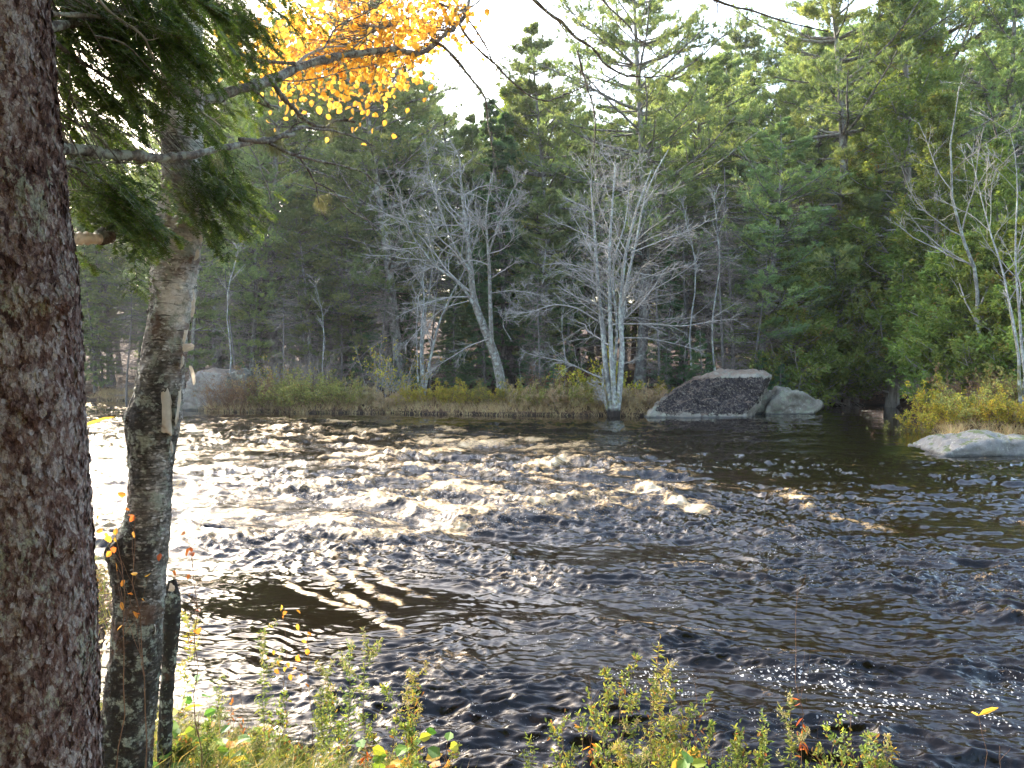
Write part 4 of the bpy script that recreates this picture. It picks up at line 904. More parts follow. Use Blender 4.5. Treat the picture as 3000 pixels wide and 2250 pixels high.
# ------------------------------------------------------------------ foreground trunks
def big_trunk(rows, Y, mat, parent, origin, amp, burls=(), seed=0, nz=900, na=230, flake=0, scales=None):
    rows = np.array(rows, float); py = np.linspace(rows[0, 0], rows[-1, 0], nz)
    l = np.interp(py, rows[:, 0], rows[:, 1]); r = np.interp(py, rows[:, 0], rows[:, 2])
    ker = np.ones(15)/15
    l = np.convolve(np.pad(l, 7, 'edge'), ker, 'valid'); r = np.convolve(np.pad(r, 7, 'edge'), ker, 'valid')
    cpt = np.array([at((a+b)/2, c, Y) for a, b, c in zip(l, r, py)]); rad = (r-l)/2*Y/F
    a = np.linspace(0, 2*pi, na+1)[:-1]; A = np.broadcast_to(a, (nz, na)); Z = np.broadcast_to(cpt[:, 2:3], (nz, na))
    R0 = rad[:, None]; cx = np.cos(A); sx = np.sin(A); rm = rad.mean()
    disp = amp*1.6*fbm(cx*rm*5+seed, sx*rm*5, Z*3.2, 3)+amp*.9*ridge(cx*rm*26+seed, sx*rm*26, Z*13)+amp*.5*fbm(cx*rm*70, sx*rm*70+seed, Z*38, 2)
    if flake: disp = disp+flake*sstep(.0, .25, noise(cx*rm*34+seed, sx*rm*34, Z*22))*(1+.5*noise(cx*9, sx*9, Z*9))
    for bpx, bpy, ang, h_, sz in burls:
        zc = at(bpx, bpy, Y)[2]; da = np.angle(np.exp(1j*(A-ang)))*rm
        disp = disp+h_*np.exp(-((da/sz)**2+((Z-zc)/sz)**2))*(1+.7*noise(cx*8, sx*8, Z*16))
    disp = disp-amp*1.2-flake*.5
    RR = R0+disp
    V = np.stack([cpt[:, 0:1]+RR*cx, cpt[:, 1:2]+RR*sx, Z], -1)-origin
    i = np.arange(nz-1)[:, None]*na; q = np.arange(na)[None]; q2 = (q+1) % na
    Fq = np.stack([i+q, i+na+q, i+na+q2, i+q2], -1).reshape(-1, 4)
    mb = MB(); mb.add(V.reshape(-1, 3), Fq)
    if scales:
        cnt, fw, fh, lift, lo, hi = scales; rs = np.random.default_rng(seed+50)
        ii = rs.integers(int(lo*nz), int(hi*nz), cnt); jj = rs.integers(0, na, cnt)
        ctr = V[ii, jj]; nrmv = np.stack([cx[ii, jj], sx[ii, jj], np.zeros(cnt)], 1); tan = np.stack([-sx[ii, jj], cx[ii, jj], np.zeros(cnt)], 1); upv = np.array([0, 0, 1.])
        q = 8; th = np.arange(q)*2*pi/q; rr = rs.uniform(.55, 1.2, (cnt, q)); sz = rs.uniform(.45, 1.25, (cnt, 1))
        lx = np.cos(th)*rr*fw*sz; ly = np.sin(th)*rr*fh*sz; rot = rs.normal(size=(cnt, 1))*.3
        gx_, gy_ = lx*np.cos(rot)-ly*np.sin(rot), lx*np.sin(rot)+ly*np.cos(rot)
        ta = rs.uniform(0, 2*pi, (cnt, 1)); tl = (lx*np.cos(ta)/fw+ly*np.sin(ta)/fh)*.5+.35
        ht = lift*rs.uniform(.4, 1.5, (cnt, 1))*np.clip(tl, -.4, 1)+rs.normal(size=(cnt, q))*lift*.12
        ring = ctr[:, None]+tan[:, None]*gx_[..., None]+upv*gy_[..., None]+nrmv[:, None]*(ht-(gx_**2)*.5/rm)[..., None]
        mid = ctr+nrmv*(lift*.45*rs.uniform(.2, 1.2, (cnt, 1)))
        VV = np.concatenate([mid[:, None], ring], 1).reshape(-1, 3); b = np.arange(cnt)[:, None, None]*(q+1); k_ = np.arange(q)
        tri = np.stack([np.zeros(q, int), 1+k_, 1+(k_+1) % q], 1)[None]+b
        mb.add(VV, tri.reshape(-1, 3), np.repeat(rs.uniform(.05, 1, cnt), q+1))
    return mb.build('trunk', mat, parent)
sp_o = np.array([at(60, 2250, 2.)[0], 2., float(ground_z(-1.3, 2.))])
spruce = empty('spruce_tree', sp_o, 'huge near spruce trunk with scaly lichened bark on the left edge', 'tree')
big_trunk([(-2600, -190, 5), (-700, -200, 88), (0, -190, 122), (300, -200, 140), (600, -200, 172), (800, -195, 196), (1000, -190, 212), (1300, -190, 230), (1500, -190, 243), (1700, -195, 251), (2000, -200, 260), (2250, -205, 268), (2600, -230, 284), (3500, -330, 400)],
          2., M['spruce_bark'], spruce, sp_o, .0032, [(0, 880, -.35, .045, .05), (0, 670, -1.15, .02, .035), (0, 1190, -.6, .015, .07), (0, 1575, -.3, .022, .03), (0, 560, -.5, .01, .06), (0, 1120, -1.9, .012, .03), (0, 1440, -1.7, .012, .05), (0, 650, -1.5, -.02, .018)], 3, nz=1300, na=300, flake=.003, scales=(26000, .0085, .0125, .0055, .3, .93))
bi_o = np.array([at(370, 2250, 3.2)[0], 3.2, float(ground_z(-1.6, 3.2))])
birch = empty('birch_tree', bi_o, 'old birch with peeling bark behind the big near trunk', 'tree')
big_trunk([(-1500, 520, 590), (-700, 500, 590), (0, 485, 592), (430, 478, 590), (520, 478, 590), (560, 475, 592), (600, 470, 602), (640, 462, 597), (700, 455, 588), (800, 447, 575), (900, 443, 562), (1000, 426, 547), (1100, 408, 536), (1170, 393, 532), (1240, 372, 530), (1300, 380, 512), (1400, 384, 503), (1500, 374, 498), (1560, 350, 495), (1600, 326, 492), (1660, 324, 484), (1720, 336, 480), (1800, 335, 474), (1900, 326, 470), (2000, 312, 462), (2100, 302, 452), (2250, 286, 440), (2500, 260, 435), (2900, 220, 440)],
          3.2, M['birch'], birch, bi_o, .003, [(0, 1215, -2.6, .012, .03), (0, 1600, -2.5, .02, .05), (0, 600, -.7, .015, .03)], 8, nz=1000, na=200, flake=.0025, scales=(9000, .011, .0055, .0045, .3, .95))
# broken stub behind the birch
st_o = np.array([at(505, 2000, 3.5)[0], 3.5, float(ground_z(px2x(505, 3.5), 3.5))])
stub = empty('broken_stump', st_o, 'grey broken birch stub tucked right behind the birch trunk', 'stump')
big_trunk([(1700, 500, 514), (1718, 485, 524), (1740, 478, 530), (1850, 476, 528), (1960, 470, 515), (2100, 465, 505), (2400, 455, 500), (2700, 450, 505)], 3.5, M['birch'], stub, st_o, .004, seed=33, nz=260, na=90)
# peeling bark curls on the right side of the birch
def curl(px, py, w, h, ang, seed, Y=3.2, roll=2.2, tilt=0.):
    rng = np.random.default_rng(seed); c = at(px, py, Y-.03)-bi_o
    U, Vv = np.meshgrid(np.linspace(0, 1, 16), np.linspace(-1, 1, 22)); w *= Y/F; h *= Y/F
    th = U*roll; rr = w/roll
    x = rr*np.sin(th)*(1-.3*np.abs(Vv)**3)+.1*w*noise(Vv*2+seed, U*2); y = -rr*(1-np.cos(th)); z = Vv*h*.5*(1-.25*U+.18*noise(U*3+seed, Vv*3))+.06*h*noise(U*4, Vv*5+seed)
    X = x*cos(ang)-y*sin(ang); Yy = x*sin(ang)+y*cos(ang)
    X2 = X*cos(tilt)-z*sin(tilt); Z2 = X*sin(tilt)+z*cos(tilt)
    mb = MB(); grid(mb, X2+c[0], Yy+c[1], Z2+c[2]); mb.build('bark_curl', M['curl'], birch)
for i, q in enumerate([(572, 745, 16, 36, .2, 1.2), (568, 868, 20, 42, -.3, 2.), (560, 905, 22, 50, .1, 1.5), (530, 1060, 26, 40, -.2, 1.4), (535, 1020, 40, 26, .3, 1.), (500, 1205, 52, 150, -.5, 2.6), (520, 1190, 30, 120, -.1, 2.2), (560, 1100, 18, 60, .3, 1.6),
                       (478, 640, 14, 28, 2.6, 1.), (585, 700, 14, 24, .1, 1.2), (545, 985, 22, 45, -.4, 2.4), (500, 1310, 18, 40, 0, 1.7), (380, 1390, 12, 26, 3., 1.), (495, 1720, 22, 26, .3, 1.2), (470, 1500, 16, 40, -.6, 1.5), (452, 1840, 16, 36, -.4, 1.2), (430, 760, 14, 22, 3., 1.5), (600, 640, 12, 22, .4, 1.)]):
    curl(q[0], q[1], q[2], q[3], q[4], i+1, roll=q[5], tilt=(i*37 % 10-5)*.05)

# ------------------------------------------------------------------ foreground limbs (real 3D paths from the trunks)
def limb(parent, org, pts, r, name='limb', mat='darktwig', sub=(8, (.12, .3)), k=30, seed=0, Ys=(2.3, 4), nsid=8, curlup=.02, bumps=.15):
    rng = np.random.default_rng(seed)
    P = np.array([at(p[0], p[1], p[2] if len(p) > 2 else Ys[0]+(Ys[1]-Ys[0])*i/(len(pts)-1)) for i, p in enumerate(pts)])-org
    S = smooth_path(P, k)[None]; Lr = np.linalg.norm(np.diff(S[0], axis=0), axis=1).sum()
    S = S+np.cumsum(rng.normal(size=S.shape)*Lr*.0022, axis=1)*np.linspace(0, 1, k)[None, :, None]
    R = np.linspace(r[0], r[1], k)[None]*(1+bumps*rng.normal(size=(1, k)))
    mb = MB(); tubes(mb, S, R, nsid)
    if sub[0]:
        a, b = grow(S, R, sub[0], .15, 1., (.5, 1.2), sub[1], 6, .25, curlup, .5, .0018, rng=rng, tip=.4); tubes(mb, a, b, 4)
        a, b = grow(a, b, 2, .2, 1., (.5, 1.1), (.3, .5), 4, .25, 0, .7, .0013, rng=rng); tubes(mb, a, b, 3)
    mb.build(name, M[mat], parent); return S[0]
limb(spruce, sp_o, [(120, 432, 2.05), (250, 440, 2.2), (330, 455, 2.3), (480, 462, 2.45), (570, 447, 2.55), (640, 425, 2.65), (720, 402, 2.75), (800, 378, 2.85), (862, 366, 2.9)], (.0185, .008), mat='limb', seed=1, sub=(0, 0), nsid=12, k=60)
limb(spruce, sp_o, [(700, 408, 2.72), (790, 418, 2.8), (850, 385, 2.9), (880, 375, 3.), (940, 385, 3.1), (985, 390, 3.2), (1030, 402, 3.25), (1060, 412, 3.3), (1105, 436, 3.4)], (.009, .003), seed=2, sub=(12, (.04, .1)), k=40)
limb(spruce, sp_o, [(790, 420, 2.8), (850, 450, 2.9), (900, 465, 3.), (970, 480, 3.1), (1045, 495, 3.2), (1070, 505, 3.2), (1100, 530, 3.3), (1140, 565, 3.4), (1165, 575, 3.4)], (.007, .002), seed=3, sub=(14, (.04, .12)), k=40)
limb(spruce, sp_o, [(880, 465, 3.), (905, 500, 3.), (925, 540, 3.05), (930, 575, 3.05), (935, 600, 3.1)], (.005, .002), seed=4, sub=(6, (.1, .3)))
limb(spruce, sp_o, [(925, 535, 3.), (980, 560, 3.1), (1030, 620, 3.2), (1080, 640, 3.25), (1110, 680, 3.3)], (.004, .0016), seed=5, sub=(7, (.06, .2)))
limb(spruce, sp_o, [(130, 465, 2.05), (220, 475, 2.2), (310, 478, 2.3), (420, 480, 2.4)], (.006, .002), seed=6, sub=(6, (.1, .3)))
limb(spruce, sp_o, [(160, 470, 2.05), (230, 490, 2.2), (300, 530, 2.3), (360, 565, 2.4), (480, 576, 2.6)], (.007, .003), seed=7, sub=(8, (.1, .3)))
limb(spruce, sp_o, [(350, 560, 2.4), (400, 600, 2.45), (440, 650, 2.5), (465, 690, 2.55)], (.004, .0015), seed=8, sub=(8, (.1, .3)))
limb(spruce, sp_o, [(140, 80, 2.05), (200, 70, 2.15), (300, 60, 2.3), (380, 20, 2.4), (440, -20, 2.5)], (.012, .007), seed=9, sub=(6, (.1, .3)))
limb(spruce, sp_o, [(120, 90, 2.05), (220, 170, 2.2), (330, 235, 2.35), (390, 300, 2.45), (460, 340, 2.55)], (.008, .002), seed=10, sub=(10, (.1, .3)))
limb(spruce, sp_o, [(150, 40, 2.05), (320, 50, 2.2), (420, 90, 2.3), (520, 130, 2.4), (640, 190, 2.6)], (.007, .002), seed=11, sub=(10, (.1, .3)))
limb(spruce, sp_o, [(290, 0, 2.1), (330, 45, 2.15), (425, 105, 2.2), (440, 150, 2.25), (480, 225, 2.3), (530, 280, 2.3), (590, 325, 2.35), (640, 362, 2.4)], (.004, .0018), seed=12, sub=(6, (.06, .2)), mat='twig')
limb(spruce, sp_o, [(200, 700, 2.15), (250, 698, 2.2), (290, 700, 2.25)], (.017, .014), seed=13, sub=(0, 0), mat='curl', nsid=12)
limb(spruce, sp_o, [(285, 700, 2.25), (320, 685, 2.3), (345, 660, 2.3)], (.02, .012), seed=14, sub=(14, (.2, .5)), nsid=10, bumps=.5)
# birch limbs
bl = [
 ([(545, 300, 3.2), (620, 290, 3.35), (690, 262, 3.5), (770, 243, 3.65), (830, 212, 3.8), (900, 178, 3.95), (1000, 152, 4.1), (1100, 136, 4.25), (1165, 124, 4.35), (1200, 138, 4.4), (1235, 135, 4.45), (1262, 112, 4.5), (1300, 80, 4.6), (1350, 32, 4.7), (1365, -20, 4.8), (1380, -120, 5)], (.025, .008), (0, 0), 'limb'),
 ([(795, 238, 3.7), (830, 290, 3.75), (865, 320, 3.8), (890, 350, 3.85), (932, 372, 3.9), (960, 372, 3.9), (975, 350, 3.95), (1010, 348, 4), (1045, 352, 4.)], (.0125, .007), (12, (.05, .12)), 'darktwig'),
 ([(700, 155, 3.6), (750, 175, 3.65), (800, 182, 3.7), (865, 188, 3.85)], (.007, .009), (3, (.1, .3)), 'darktwig'),
 ([(735, 165, 3.6), (760, 180, 3.6), (785, 198, 3.6)], (.009, .004), (3, (.1, .2)), 'darktwig'),
 ([(865, 190, 3.85), (900, 160, 3.9), (960, 137, 4.), (1050, 135, 4.2)], (.007, .003), (6, (.1, .3)), 'twig'),
 ([(950, 140, 3.9), (985, 75, 4.), (1050, 50, 4.1), (1120, 5, 4.2), (1180, -40, 4.3)], (.005, .002), (14, (.15, .4)), 'darktwig'),
 ([(1030, 145, 4.1), (1090, 90, 4.2), (1160, 70, 4.3), (1220, 35, 4.3)], (.004, .0015), (10, (.15, .4)), 'darktwig'),
 ([(810, 235, 3.7), (880, 238, 3.8), (960, 225, 3.9), (1040, 200, 4.), (1110, 190, 4.1)], (.004, .0015), (12, (.15, .4)), 'darktwig'),
 ([(1262, 115, 4.5), (1300, 135, 4.5), (1345, 185, 4.5), (1385, 240, 4.5), (1418, 285, 4.5), (1422, 330, 4.5), (1428, 385, 4.5), (1440, 440, 4.5)], (.0105, .003), (16, (.06, .22)), 'darktwig'),
 ([(1345, 40, 4.7), (1345, 75, 4.7), (1385, 130, 4.7), (1425, 170, 4.7), (1450, 190, 4.7), (1500, 245, 4.8), (1560, 290, 4.8), (1600, 305, 4.8), (1660, 285, 4.9), (1720, 260, 4.9), (1800, 235, 5.)], (.008, .0026), (18, (.05, .16)), 'darktwig'),
 ([(1355, 35, 4.7), (1400, 95, 4.7), (1430, 145, 4.7), (1445, 185, 4.7), (1490, 160, 4.8), (1525, 110, 4.8)], (.0065, .0025), (8, (.05, .2)), 'darktwig'),
 ([(1265, 0, 4.5), (1310, 20, 4.6), (1345, 32, 4.7), (1390, 15, 4.8), (1420, -15, 4.9)], (.008, .004), (8, (.1, .25)), 'darktwig'),
 ([(545, -700, 3.2), (900, -520, 3.8), (1250, -250, 4.4), (1490, -30, 5.), (1530, 15, 5.), (1590, 55, 5.), (1640, 95, 5.), (1690, 145, 5.), (1725, 190, 5.), (1760, 235, 5.05), (1810, 283, 5.1), (1880, 288, 5.1), (1960, 285, 5.2)], (.03, .0035), (26, (.04, .12)), 'darktwig'),
 ([(1692, 148, 5.), (1705, 205, 5.), (1722, 265, 5.), (1735, 290, 5.), (1745, 345, 5.), (1742, 420, 5.), (1738, 480, 5.)], (.008, .0028), (14, (.06, .2)), 'darktwig'),
 ([(1775, 240, 5.05), (1800, 225, 5.1), (1850, 195, 5.1), (1900, 185, 5.2), (1950, 170, 5.2)], (.005, .0022), (6, (.1, .2)), 'darktwig'),
 ([(900, -520, 3.8), (1400, -300, 4.6), (1750, -20, 5.2), (1765, 20, 5.2), (1790, 45, 5.2), (1815, 65, 5.2), (1835, 80, 5.2), (1850, 110, 5.2), (1870, 142, 5.2), (1905, 155, 5.2), (1935, 185, 5.3)], (.022, .0035), (18, (.04, .12)), 'darktwig'),
 ([(1400, -300, 4.6), (2050, -20, 5.4), (2110, 20, 5.4), (2180, 32, 5.4), (2240, 60, 5.5), (2290, 85, 5.5), (2350, 100, 5.5), (2415, 110, 5.6)], (.016, .0045), (14, (.06, .16)), 'darktwig'),
 ([(1600, -60, 5.1), (1900, -40, 5.3), (1890, 60, 5.3), (1860, 100, 5.3)], (.006, .002), (6, (.1, .2)), 'darktwig'),
 ([(1440, 420, 4.6), (1470, 540, 4.6)], (.001, .0008), (2, (.1, .2)), 'darktwig'),
 ([(740, 260, 3.4), (770, 285, 3.4), (790, 310, 3.45), (750, 300, 3.5), (800, 320, 3.5)], (.006, .003), (6, (.1, .2)), 'darktwig'),
]
twS = []
for i, (p, r, sub, mt) in enumerate(bl):
    S = limb(birch, bi_o, p, r, mat=mt, sub=sub, seed=40+i, k=60 if len(p) > 8 else 30, nsid=12 if i == 0 else 7); twS.append(S)
# golden leaves on fine twigs round the birch limb
rg = np.random.default_rng(5)
poly = [(760, 130), (800, 0), (1000, -40), (1290, -40), (1320, 40), (1250, 110), (1215, 175), (1180, 240), (1080, 260), (960, 250), (830, 235), (770, 190)]
def inpoly(x, y, pl):
    c = np.zeros(len(x), bool); n = len(pl)
    for i in range(n):
        x1, y1 = pl[i]; x2, y2 = pl[(i+1) % n]
        c ^= ((y1 > y) != (y2 > y)) & (x < (x2-x1)*(y-y1)/(y2-y1+1e-9)+x1)
    return c
q = rg.uniform([740, -60], [1330, 300], (900, 2)); q = q[inpoly(q[:, 0], q[:, 1], poly)]
q = q[noise(q[:, 0]/60, q[:, 1]/60, 3.3) > -.12][:290]
q = np.concatenate([q, [(865, 290), (862, 305), (868, 318), (870, 262), (1065, 270), (1066, 290), (1068, 310), (1070, 325), (1070, 345), (1175, 195), (1225, 235), (1110, 240), (960, 285), (1130, 60), (990, 300), (800, 240), (820, 262), (850, 20), (835, 60), (900, 290), (930, 270), (1095, 280), (1290, 60), (1305, 30)]])
mbt = MB(); lf = MB(); TP = []; TR = []
for px, py in q:
    e = at(px, py, rg.uniform(4.25, 5.1))-bi_o
    base = np.concatenate(twS[:1]+twS[5:8]); dd = np.linalg.norm(base-e, axis=1); j = int(np.argmin(dd+rg.random(len(dd))*.15)); b = base[j]
    mid = (b+e)/2+rg.normal(size=3)*.04+np.array([0, 0, .03])
    P = smooth_path(np.stack([b, mid, e]), 8); TP.append(P); TR.append(np.linspace(.0022, .0009, 8))
TP = np.stack(TP); TR = np.stack(TR); tubes(mbt, TP, TR, 4); mbt.build('twigs', M['darktwig'], birch)
n_l = 7
C = TP[:, None, -1]+rg.normal(size=(len(TP), n_l, 3))*np.array([.12, .2, .06]); C[:, 0] = TP[:, -1]
D = rg.normal(size=C.shape)*.6+np.array([0, 0, -.6])
leaves(lf, C.reshape(-1, 3), D.reshape(-1, 3), .04, .76, None, rg, up=np.array([0, -1., 0.3]))
lf.build('leaves', M['gold'], birch, False)

# hemlock-like sprays of the near spruce
spr = [(130, -60), (880, -60), (850, 20), (800, 70), (775, 160), (720, 260), (690, 330), (630, 400), (560, 420), (500, 440), (430, 470), (300, 470), (150, 500)]
low = [(170, 480), (480, 560), (475, 720), (400, 730), (330, 640), (240, 620), (215, 700), (180, 640)]
rt_ = [(590, 470), (690, 470), (760, 560), (740, 600), (640, 650), (590, 640)]
def pick(pl, n, gaps=()):
    pl_ = np.array(pl); q = rg.uniform(pl_.min(0), pl_.max(0), (n*6, 2)); q = q[inpoly(q[:, 0], q[:, 1], pl)]
    for gx_, gy_, rx, ry in gaps: q = q[((q[:, 0]-gx_)/rx)**2+((q[:, 1]-gy_)/ry)**2 > 1]
    q = q[noise(q[:, 0]/55, q[:, 1]/45, 7.7) > -.22]
    return q[:n]
tg = np.concatenate([pick(spr, 310, [(425, 365, 70, 75), (360, 200, 40, 35), (640, 130, 45, 40), (690, 220, 25, 30), (240, 60, 35, 25), (560, 90, 25, 30), (430, 200, 30, 40)]), pick(low, 70), pick(rt_, 34)])
tg = tg[(tg[:, 0] > 120)]
ax_n = 9; SP = []; 
for px, py in tg:
    Yt = rg.uniform(2.15, 2.75) if px < 640 and rg.random() < .65 else rg.uniform(3.3, 4.1)
    if py > 330 and px < 640 and py < 540: Yt = rg.uniform(3.3, 4.1)
    if px > 590 and py > 460: Yt = rg.uniform(2.9, 3.4)
    e = at(px, py, Yt)
    d = nrm(np.array([rg.uniform(.2, 1.)*(1 if px > 250 else .6), rg.uniform(-.4, .6), rg.uniform(-.75, -.05)])[None])[0]
    L = rg.uniform(.18, .34)*Yt/2.5; P = [e-d*L*.6]
    for s in range(ax_n-1):
        d = nrm((d+rg.normal(size=3)*.07+np.array([0, 0, -.06]))[None])[0]; P.append(P[-1]+d*L/(ax_n-1))
    SP.append(np.stack(P)-sp_o)
SP = np.stack(SP); SR = np.full((len(SP), 1), .0016)*np.linspace(1, .5, ax_n)[None]
fm_ = MB(); tubes(fm_, SP, SR, 4)
# connecting branchlets toward the trunk
TP = []
for P in SP:
    b = P[0]; tr = np.array([.02, .05, 0]); src = np.array([-.1+rg.uniform(0, .1), rg.uniform(-.05, .1), b[2]+rg.uniform(.05, .5)])
    fr = rg.uniform(.35, .8); s = b+(src-b)*fr+rg.normal(size=3)*.03
    TP.append(smooth_path(np.stack([s, (s+b)/2+np.array([0, 0, .04]), b]), 8))
tubes(fm_, np.stack(TP), np.full((len(TP), 1), .002)*np.linspace(1.6, .8, 8)[None], 4)
a, b = grow(SP, SR, 16, .05, 1., (.6, .95), (.3, .5), 6, .07, -.03, .7, .0009, flat=.85, rng=rg); fm_2 = a; tubes(fm_, a, b, 3)
fm_.build('fine_branches', M['darktwig'], spruce)
nd = MB()
def needles(P, per, L, w):
    m_, k, _ = P.shape; t = np.broadcast_to(np.linspace(.02, 1, per), (m_, per)); f = t*(k-1); i = np.minimum(f.astype(int), k-2); fr_ = (f-i)[..., None]; I = np.arange(m_)[:, None]
    C = P[I, i]*(1-fr_)+P[I, i+1]*fr_; T = nrm(P[I, i+1]-P[I, i]); S = nrm(np.cross(T, np.array([0, 0, 1.])))*np.where(np.arange(per) % 2 == 0, 1, -1)[None, :, None]
    D = nrm(S+T*.55+rg.normal(size=T.shape)*.3); L_ = L*(1-.35*t[..., None]**3)*rg.uniform(.7, 1.15, D.shape[:2]+(1,)); wv = nrm(np.cross(D, np.cross(T, S)+rg.normal(size=T.shape)*.3))*w
    V = np.stack([C-wv*.5, C+wv*.5, C+D*L_+wv*.15, C+D*L_-wv*.15], 2).reshape(-1, 3)
    vv = np.repeat(np.repeat(rg.random(m_)*.7, per)+rg.random(m_*per)*.3, 4); nd.add(V, np.arange(len(V)).reshape(-1, 4), vv)
needles(SP, 50, .015, .0036); needles(fm_2, 30, .015, .004)
nd.build('needles', M['hem'], spruce, False)
# hanging moss tufts on the limbs
ms = MB(); C = []; 
for px, py, Y, s, n in [(805, 398, 2.85, .018, 34), (792, 412, 2.85, .022, 34), (812, 435, 2.85, .02, 22), (945, 590, 3.1, .02, 40), (970, 372, 3.9, .03, 30), (640, 460, 2.6, .02, 10)]:
    C.append(at(px, py, Y)-sp_o+rg.normal(size=(n, 3))*s*np.array([.7, .7, .8]))
C = np.concatenate(C); blades(ms, C, np.tile([0, 0, -1.], (len(C), 1)), 9, .04, .0014, .45, None, rg); ms.build('hanging_moss', M['moss'], spruce, False)

# ------------------------------------------------------------------ near bank plants
def stem_line(x, y, z0, z1, rng, bend=.12, k=12):
    h = z1-z0; a = rng.uniform(0, 2*pi); t = np.linspace(0, 1, k)
    return np.stack([t**2*h*bend*np.cos(a)+.012*np.cumsum(rng.normal(size=k))*h, t**2*h*bend*np.sin(a)+.012*np.cumsum(rng.normal(size=k))*h, t*h], 1)
def weed(px, py, Y, kind, label, cat='plant', group=None, seed=0):
    rng = np.random.default_rng(seed+1000); tip = at(px, py, Y); x = tip[0]; z0 = float(ground_z(x, Y)); 
    root = empty({'rod': 'goldenrod', 'rodgold': 'goldenrod', 'shrub': 'meadow_shrub', 'sapling': 'birch_sapling', 'broad': 'broadleaf_plant', 'dead': 'dead_stalk', 'two': 'seedling', 'fern': 'feathery_plant'}[kind], (x, Y, z0-.02), label, cat, group)
    S = stem_line(x, Y, z0, max(tip[2], z0+.15), rng, .1)[None]; S = S-np.array([S[0, -1, 0], S[0, -1, 1], 0])*np.linspace(0, 1, 12)[None, :, None]**2*.8
    h = S[0, -1, 2]; st = MB(); lf = MB()
    rr = dict(dead=.0022, two=.0018, sapling=.003).get(kind, .0025); R = np.linspace(rr, rr*.4, 12)[None]; tubes(st, S, R, 5)
    mat = 'weed'
    def along(n, a, b): 
        t = rng.uniform(a, b, n); f = t*11; i = np.minimum(f.astype(int), 10); return S[0, i]*(1-(f-i)[:, None])+S[0, i+1]*(f-i)[:, None], t
    if kind in ('rod', 'rodgold', 'fern'):
        n = int(70*h/.7)+25; C, t = along(n, .12, .98); az = rng.uniform(0, 2*pi, n); D = np.stack([np.cos(az), np.sin(az), rng.uniform(-.3, .8, n)], 1)
        v = np.where(t < .45, rng.uniform(.7, 1, n), rng.uniform(0, .75, n)) if kind != 'rodgold' else rng.uniform(.55, .95, n)
        leaves(lf, C, D, .058*(1.2-.6*t), .17, v, rng, fold=.3)
        a, b = grow(S, R, 9, .45 if kind != 'fern' else .2, 1., (.4, .8), (.16, .3), 6, .12, .05, .6, .0009, rng=rng); tubes(st, a, b, 3)
        C = a[:, 1:].reshape(-1, 3); C = np.repeat(C, 5, 0)+rng.normal(size=(len(C)*5, 3))*.006; leaves(lf, C, rng.normal(size=C.shape)+np.array([0, 0, .3]), .026, .22, rng.uniform(0, .8, len(C)) if kind != 'rodgold' else rng.uniform(.5, .9, len(C)), rng)
        if kind != 'fern':
            C = a[:, 3:].reshape(-1, 3); C = C[C[:, 2] > h*.74]
            if len(C): pl = MB(); C = np.repeat(C, 7, 0)+rng.normal(size=(len(C)*7, 3))*.008; blades(pl, C, rng.normal(size=C.shape)+np.array([0, 0, .6]), 3, .012, .004, .8, None, rng); pl.build('flower_plume', M['plume'], root, False)
    elif kind == 'shrub':
        a, b = grow(S, R, 9, .15, .95, (.35, .75), (.3, .55), 7, .12, .12, .7, .0012, rng=rng); tubes(st, a, b, 4)
        a2, b2 = grow(a, b, 4, .3, 1., (.4, .8), (.25, .45), 5, .15, .08, .7, .0009, rng=rng); tubes(st, a2, b2, 3)
        C = np.concatenate([a[:, 1:].reshape(-1, 3), a2[:, 1:].reshape(-1, 3), S[0, 4:]]); C = np.repeat(C, 3, 0)+rng.normal(size=(len(C)*3, 3))*.008
        keep = rng.random(len(C)) < .75; C = C[keep]; hv = C[:, 2]/h; v = np.clip(rng.random(len(C))*.75+.35*(rng.random(len(C)) < .35), 0, 1)
        leaves(lf, C, rng.normal(size=C.shape)*.8+np.array([0, 0, .5]), .024, .42, v, rng)
    elif kind == 'sapling':
        mat = 'orange'; a, b = grow(S, R, 5, .5, .98, (.35, .7), (.25, .4), 7, .1, .1, .7, .001, rng=rng); tubes(st, a, b, 4)
        C = np.concatenate([a[:, -1], a[:, 4], S[0, -1:], S[0, 8:9]]); leaves(lf, C, rng.normal(size=C.shape)*.7+np.array([0, 0, -.5]), .032, .7, None, rng)
    elif kind == 'broad':
        mat = 'broad'; n = 11; C, t = along(n, .3, 1.); az = rng.uniform(0, 2*pi, n); D = np.stack([np.cos(az), np.sin(az), rng.uniform(-.4, .3, n)], 1); pet = C+D*.03
        tubes(st, np.stack([C, (C+pet)/2+[0, 0, .004], pet], 1), np.full((n, 3), .0009), 3); leaves(lf, pet, D, .085, .72, None, rng, up=np.array([0, -.6, 1.]))
    elif kind == 'dead':
        mat = 'orange'; a, b = grow(S, R, 7, .35, 1., (.4, .8), (.15, .3), 6, .12, .05, .6, .0009, rng=rng); tubes(st, a, b, 3)
        C, t = along(26, .1, .7); leaves(lf, C, rng.normal(size=C.shape)+np.array([0, 0, -.6]), .045, .25, rng.uniform(0, .5, 26), rng)
    elif kind == 'two':
        mat = 'gold'; C = np.stack([S[0, -1]]*2); leaves(lf, C, np.array([[1, .1, .35], [-1, -.2, .5]]), np.array([.11, .05]), .22, np.array([.4, .6]), rng, up=np.array([0, -.5, 1.]), jit=0)
    st.build('stem', M['stem'], root); lf.build('leaves', M[mat], root, False)
